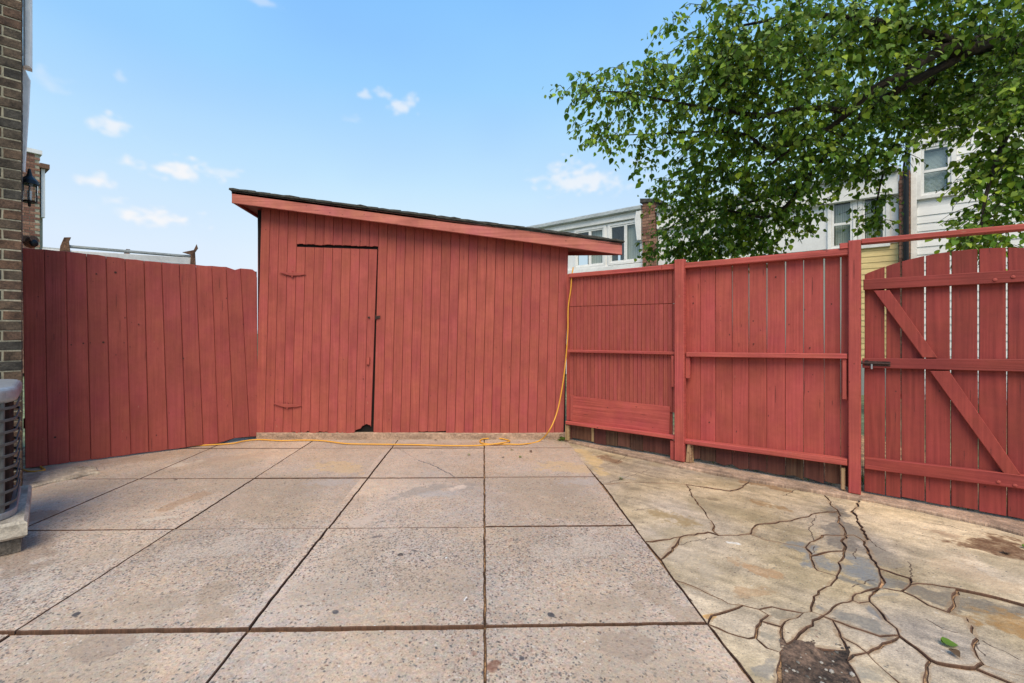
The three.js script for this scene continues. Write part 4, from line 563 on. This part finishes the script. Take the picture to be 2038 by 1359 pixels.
    part('lintel', slab(rect(win[0] - .12, win[3] + .07, win[2] + .12, win[3] + .17), .001, .06, .006, 'u'), M.white, h); part('gutter', slab(rect(a, top, b, top + .12), -.1, .2, .02, 'u'), M.gutter, h); part('roof', slab(rect(a, top - .02, b, top + .05), -6, -.12, 0, 'u'), M.shingle, h); part('floor_mass', box(a, 0, -6, b, top - .3, -1), M.room, h); }
}

// ---------------------------------------------------------------- the tree
{
  const t = thing('broadleaf_tree', 'large leafy green tree leaning over the fence from the right', 'tree', [0, 0, 0]);
  const trunkTop = new THREE.Vector3(7.6, 3.3, -5.1);
  part('trunk', limb([new THREE.Vector3(8.3, -.1, -5.4), new THREE.Vector3(8.25, 1.2, -5.35), new THREE.Vector3(8.0, 2.5, -5.2), trunkTop, new THREE.Vector3(7.2, 4.6, -5.1), new THREE.Vector3(6.9, 6.2, -5.3)], [.3, .24, .22, .2, .14, .06], 40, 14), M.bark, t);
  const br = []; const B = (pts, radii) => { br.push(pts); part('branch', limb(pts, radii, Math.max(12, pts.length * 6), 8), M.bark, t); };
  B([trunkTop, at(2120, 90, 4.8), at(2038, 94, 4.65), at(1975, 90, 4.6), at(1921, 101, 4.5), at(1880, 98, 4.45), at(1846, 115, 4.45), at(1798, 147, 4.4), at(1738, 179, 4.45), at(1691, 222, 4.55), at(1651, 254, 4.7), at(1590, 285, 4.75), at(1530, 330, 4.85)], [.13, .068, .056, .042, .028, .012]);
  B([at(1930, 100, 4.52), at(1877, 131, 4.55), at(1786, 179, 4.65), at(1722, 222, 5.05), at(1667, 278, 5.15), at(1620, 340, 5.3), at(1537, 429, 5.5), at(1449, 419, 5.6)], [.05, .042, .034, .024, .012]);
  B([at(2060, 80, 4.95), at(1980, 78, 4.7), at(1901, 83, 4.5), at(1820, 60, 4.4), at(1720, 40, 4.4), at(1600, 30, 4.5), at(1480, 50, 4.6)], [.06, .05, .04, .028, .012]);
  B([at(1691, 222, 4.7), at(1600, 215, 4.6), at(1521, 230, 4.6), at(1457, 222, 4.65), at(1350, 205, 4.8), at(1250, 185, 4.9), at(1150, 180, 5.0)], [.034, .028, .02, .012, .004]);
  B([at(1590, 285, 4.75), at(1521, 292, 4.8), at(1489, 270, 4.85), at(1440, 262, 4.9), at(1330, 265, 5.0), at(1220, 270, 5.1)], [.022, .018, .012, .004]);
  B([at(2100, 110, 5.0), at(2040, 200, 4.6), at(1990, 300, 4.4), at(1960, 400, 4.3), at(1950, 480, 4.25)], [.04, .026, .016, .006]);
  B([at(1877, 131, 4.95), at(1820, 220, 5.2), at(1770, 310, 5.4), at(1745, 400, 5.5), at(1738, 460, 5.5)], [.026, .018, .01, .004]);
  B([at(1620, 340, 5.3), at(1560, 380, 5.6), at(1460, 410, 5.9), at(1370, 430, 6.1), at(1310, 470, 6.2)], [.022, .018, .012, .005]);
  // leaf clouds: pixel centre, distance, half sizes in pixels, half depth in metres, number of twigs
  const blobs = [[1145, 183, 5.0, 62, 20, .25, 14], [1230, 165, 5.0, 90, 40, .4, 40], [1210, 210, 5.0, 70, 55, .4, 34], [1170, 265, 5.1, 50, 40, .3, 12], [1250, 285, 5.1, 70, 30, .3, 18], [1310, 200, 4.9, 80, 85, .5, 75], [1330, 55, 4.7, 32, 16, .2, 7], [1300, 320, 5.2, 40, 30, .3, 8],
    [1410, 80, 4.6, 70, 90, .6, 90], [1400, 190, 4.8, 100, 110, .7, 150], [1400, 310, 5.2, 90, 60, .5, 70], [1520, 60, 4.5, 110, 90, .7, 140], [1530, 180, 4.6, 110, 110, .8, 190], [1540, 300, 4.9, 110, 80, .8, 170], [1660, 50, 4.5, 120, 80, .7, 130], [1660, 160, 4.7, 110, 100, .8, 180], [1680, 300, 5.2, 120, 80, .8, 170], [1640, 335, 5.6, 110, 40, .6, 80],
    [1780, 30, 4.4, 110, 50, .6, 110], [1840, 190, 5.2, 90, 60, .6, 90], [1960, 110, 5.4, 110, 90, .6, 130], [1720, 110, 5.2, 110, 70, .7, 110], [2080, 60, 5.2, 90, 100, .6, 110], [1780, 220, 5.4, 90, 64, .7, 110], [1770, 150, 5.2, 90, 70, .7, 80], [1900, 30, 4.3, 120, 60, .6, 90], [1900, 180, 5.3, 110, 80, .7, 120], [2010, 40, 4.4, 100, 80, .6, 110], [2010, 160, 4.5, 90, 80, .7, 130], [1985, 235, 4.4, 80, 60, .6, 110], [2060, 280, 4.3, 70, 90, .6, 90], [2120, 150, 4.6, 90, 150, .8, 110],
    [1350, 400, 6.0, 60, 60, .5, 60], [1330, 480, 6.2, 50, 42, .4, 44], [1420, 455, 6.0, 85, 75, .5, 150], [1480, 490, 6.1, 80, 36, .4, 60], [1370, 500, 6.2, 50, 26, .4, 40], [1400, 370, 5.7, 90, 50, .5, 70], [1500, 400, 5.6, 90, 60, .6, 100], [1520, 460, 5.8, 80, 50, .5, 70], [1585, 415, 5.6, 48, 56, .5, 56], [1290, 505, 6.2, 22, 14, .2, 5], [1300, 385, 6.0, 24, 20, .2, 6],
    [1740, 400, 5.5, 32, 60, .25, 26], [1735, 450, 5.5, 34, 26, .25, 16], [1700, 325, 5.5, 60, 26, .4, 24], [1770, 310, 5.5, 36, 30, .3, 14], [1975, 345, 4.4, 60, 50, .35, 44], [1985, 420, 4.3, 55, 60, .35, 52], [1955, 480, 4.25, 60, 36, .3, 34], [2030, 360, 4.3, 40, 60, .4, 30], [1480, 130, 4.4, 60, 60, .5, 60]];
  const leaf = (() => { // a folded, pointed blade with a short stalk, length 1
    const prof = [[0, 0], [.12, .23], [.34, .36], [.58, .29], [.8, .14], [1, 0]], P = [], I = []; prof.forEach(([l, w]) => { const droop = -.14 * l * l; P.push(-w, .1 * w / .36 + droop, l, 0, droop, l, w, .1 * w / .36 + droop, l); });
    for (let i = 0; i + 1 < prof.length; i++) { const a = i * 3, b = a + 3; for (const k of [0, 1]) { if (i > 0) I.push(a + k, a + k + 1, b + k); else I.push(1, b + k, b + k + 1); if (i > 0 && i + 2 < prof.length) I.push(a + k + 1, b + k + 1, b + k); else if (i > 0) I.push(a + k + 1, b + 1, b + 1); } }
    const J = []; for (let i = 0; i < I.length; i += 3) if (I[i] !== I[i + 1] && I[i + 1] !== I[i + 2] && I[i] !== I[i + 2]) J.push(I[i], I[i + 1], I[i + 2]);
    const g = new THREE.BufferGeometry(); g.setAttribute('position', new THREE.Float32BufferAttribute(P, 3)); g.setIndex(J); g.computeVertexNormals(); return g; })();
  const rl = rng(4242), list = [], twigs = [], q = new THREE.Quaternion(), up = new THREE.Vector3(0, 1, 0);
  const ball = () => { let v; do v = new THREE.Vector3(rl() * 2 - 1, rl() * 2 - 1, rl() * 2 - 1); while (v.lengthSq() > 1); return v; };
  for (const [px, py, z, rx, ry, rz, n] of blobs) {
    const c = at(px, py, z);
    for (let k = 0; k < n * 1.12; k++) {
      const o = ball(), p = new THREE.Vector3(c.x + o.x * rx / F * z, c.y + o.y * ry / F * z, c.z + o.z * rz), dir = new THREE.Vector3(o.x + (rl() - .5) - .35, o.y * .5 - .35 + (rl() - .5) * .8, o.z + (rl() - .5)).normalize(), len = .12 + rl() * .16, m = 5 + (rl() * 5 | 0);
      twigs.push([p.clone().addScaledVector(dir, -len * .7), p.clone().addScaledVector(dir, len * .1).add(new THREE.Vector3(0, .01, 0)), p.clone().addScaledVector(dir, len * .6).add(new THREE.Vector3(0, -.03, 0))]);
      for (let i = 0; i < m; i++) { const s = (i / m - .5) * 1.5, lp = p.clone().addScaledVector(dir, len * s).add(new THREE.Vector3((rl() - .5) * .05, -.02 * s * s + (rl() - .5) * .04, (rl() - .5) * .05)); const tip = new THREE.Vector3(rl() * 2 - 1, -.35 - rl() * .9, rl() * 2 - 1).addScaledVector(dir, .5).normalize(), nn = new THREE.Vector3((rl() - .5) * 1.5, .55 + rl() * .5, (rl() - .5) * 1.5 + .25).normalize(); const side = new THREE.Vector3().crossVectors(nn, tip).normalize(), nr = new THREE.Vector3().crossVectors(tip, side); const size = .036 + Math.pow(rl(), 1.7) * .052; list.push({ m: new THREE.Matrix4().makeBasis(side.multiplyScalar(size * (.95 + rl() * .25)), nr.multiplyScalar(size), tip.multiplyScalar(size)).setPosition(lp), s: size / -lp.z, c: rl(), b: rl() }); }
    }
  }
  const colour = l => { const y = Math.pow(l.c, 2.6), k = .42 + l.b * .86; return [mix(.12, .38, y) * k, mix(.25, .50, y) * k, mix(.020, .03, y) * k]; };
  const leafMat = c => new THREE.MeshPhysicalMaterial({ color: c ?? 0xffffff, roughness: .7, specularIntensity: .5, transmission: .4, thickness: 0, side: THREE.DoubleSide });
  list.sort((a, b) => b.s - a.s);
  const tones = [.1, .35, .6, .85].map((c, i) => { const v = colour({ c, b: .5 }); return leafMat(new THREE.Color().setRGB(...v)); });
  for (let i = 0; i < 300; i++) { const m = part('leaf', leaf, tones[i % 4], t); m.applyMatrix4(list[i].m); }
  const rest = list.slice(300), im = new THREE.InstancedMesh(leaf, leafMat(), rest.length); im.name = 'foliage'; im.userData.kind = 'stuff'; shade(im);
  rest.forEach((l, i) => { im.setMatrixAt(i, l.m); im.setColorAt(i, new THREE.Color().setRGB(...colour(l))); }); t.add(im);
  const tg = part('twigs', mergeGeometries(twigs.filter((_, i) => i % 2 === 0).map(p => limb(p, [.0045, .002], 2, 3))), M.bark, t); tg.userData.kind = 'stuff';
  console.log('leaves', list.length);

  // fallen leaves on the paving
  const spots = [[1235, 955, 'green fallen leaf on the cracked concrete near the patio edge', .05], [1873, 1284, 'large green fallen leaf on the cracked concrete below the gate', .06], [1893, 1297, 'dark green fallen leaf beside the larger one on the cracked concrete', .045], [2006, 1106, 'curled dark leaf on the brown dirt stain near the gate', .055], [2035, 1092, 'green fallen leaf at the right edge by the kerb', .05], [1020, 897, 'small green leaf on the patio below the cord loop', .045], [1054, 899, 'small dark leaf on the patio right of the cord loop', .04], [1037, 910, 'small green leaf on the far patio slab by the joint', .04], [1003, 912, 'dark leaf on the far patio slab beside the joint', .04], [930, 906, 'tiny green leaf on the far patio slab left of the joint', .035], [865, 877, 'dark leaf lying at the foot of the shed', .04]];
  for (const [px, py, label, size] of spots) { const p = ground(px, py), m = part(numbered('fallen_leaf'), leaf, /dark|curled/.test(label) ? M.leafdead : tones[1], scene); m.position.set(p[0], .012, p[1]); m.rotation.set(-.08, R() * 6, R() * .3); m.scale.setScalar(size); m.userData = { label, category: 'leaf', group: 'fallen leaves on the paving' }; }
  // a weed at the shed corner
  const w = thing('weed', 'small bright green weed at the foot of the shed corner', 'weed', [...(() => { const p = ground(1118, 878); return [p[0], 0, p[1]]; })()]);
  for (let k = 0; k < 7; k++) { const m = part('leaf', leaf, M.weed, w); m.scale.setScalar(.05 + R() * .03); m.rotation.set(-.9 + R() * .4, k * .9, 0); m.position.y = .01 + R() * .03; }
}
{ // tufts of grass outside, along the foot of the fence and gate
  const gs = []; for (let i = 0; i < 900; i++) { const u = R() * 4, p = RF.xz(u, -.12 - R() * .5), h = .08 + R() * .22, g = new THREE.BufferGeometry(), a = R() * 6, w = .004; g.setAttribute('position', new THREE.Float32BufferAttribute([p[0] - w * Math.cos(a), -.09, p[1] - w * Math.sin(a), p[0] + w * Math.cos(a), -.09, p[1] + w * Math.sin(a), p[0] + (R() - .5) * .08, -.09 + h, p[1] + (R() - .5) * .08], 3)); g.computeVertexNormals(); gs.push(g); }
  const o = solo('grass', mergeGeometries(gs), M.weed, 'green grass growing outside along the foot of the right fence', 'grass'); o.userData.kind = 'stuff';
}
renderer.render(scene, camera);
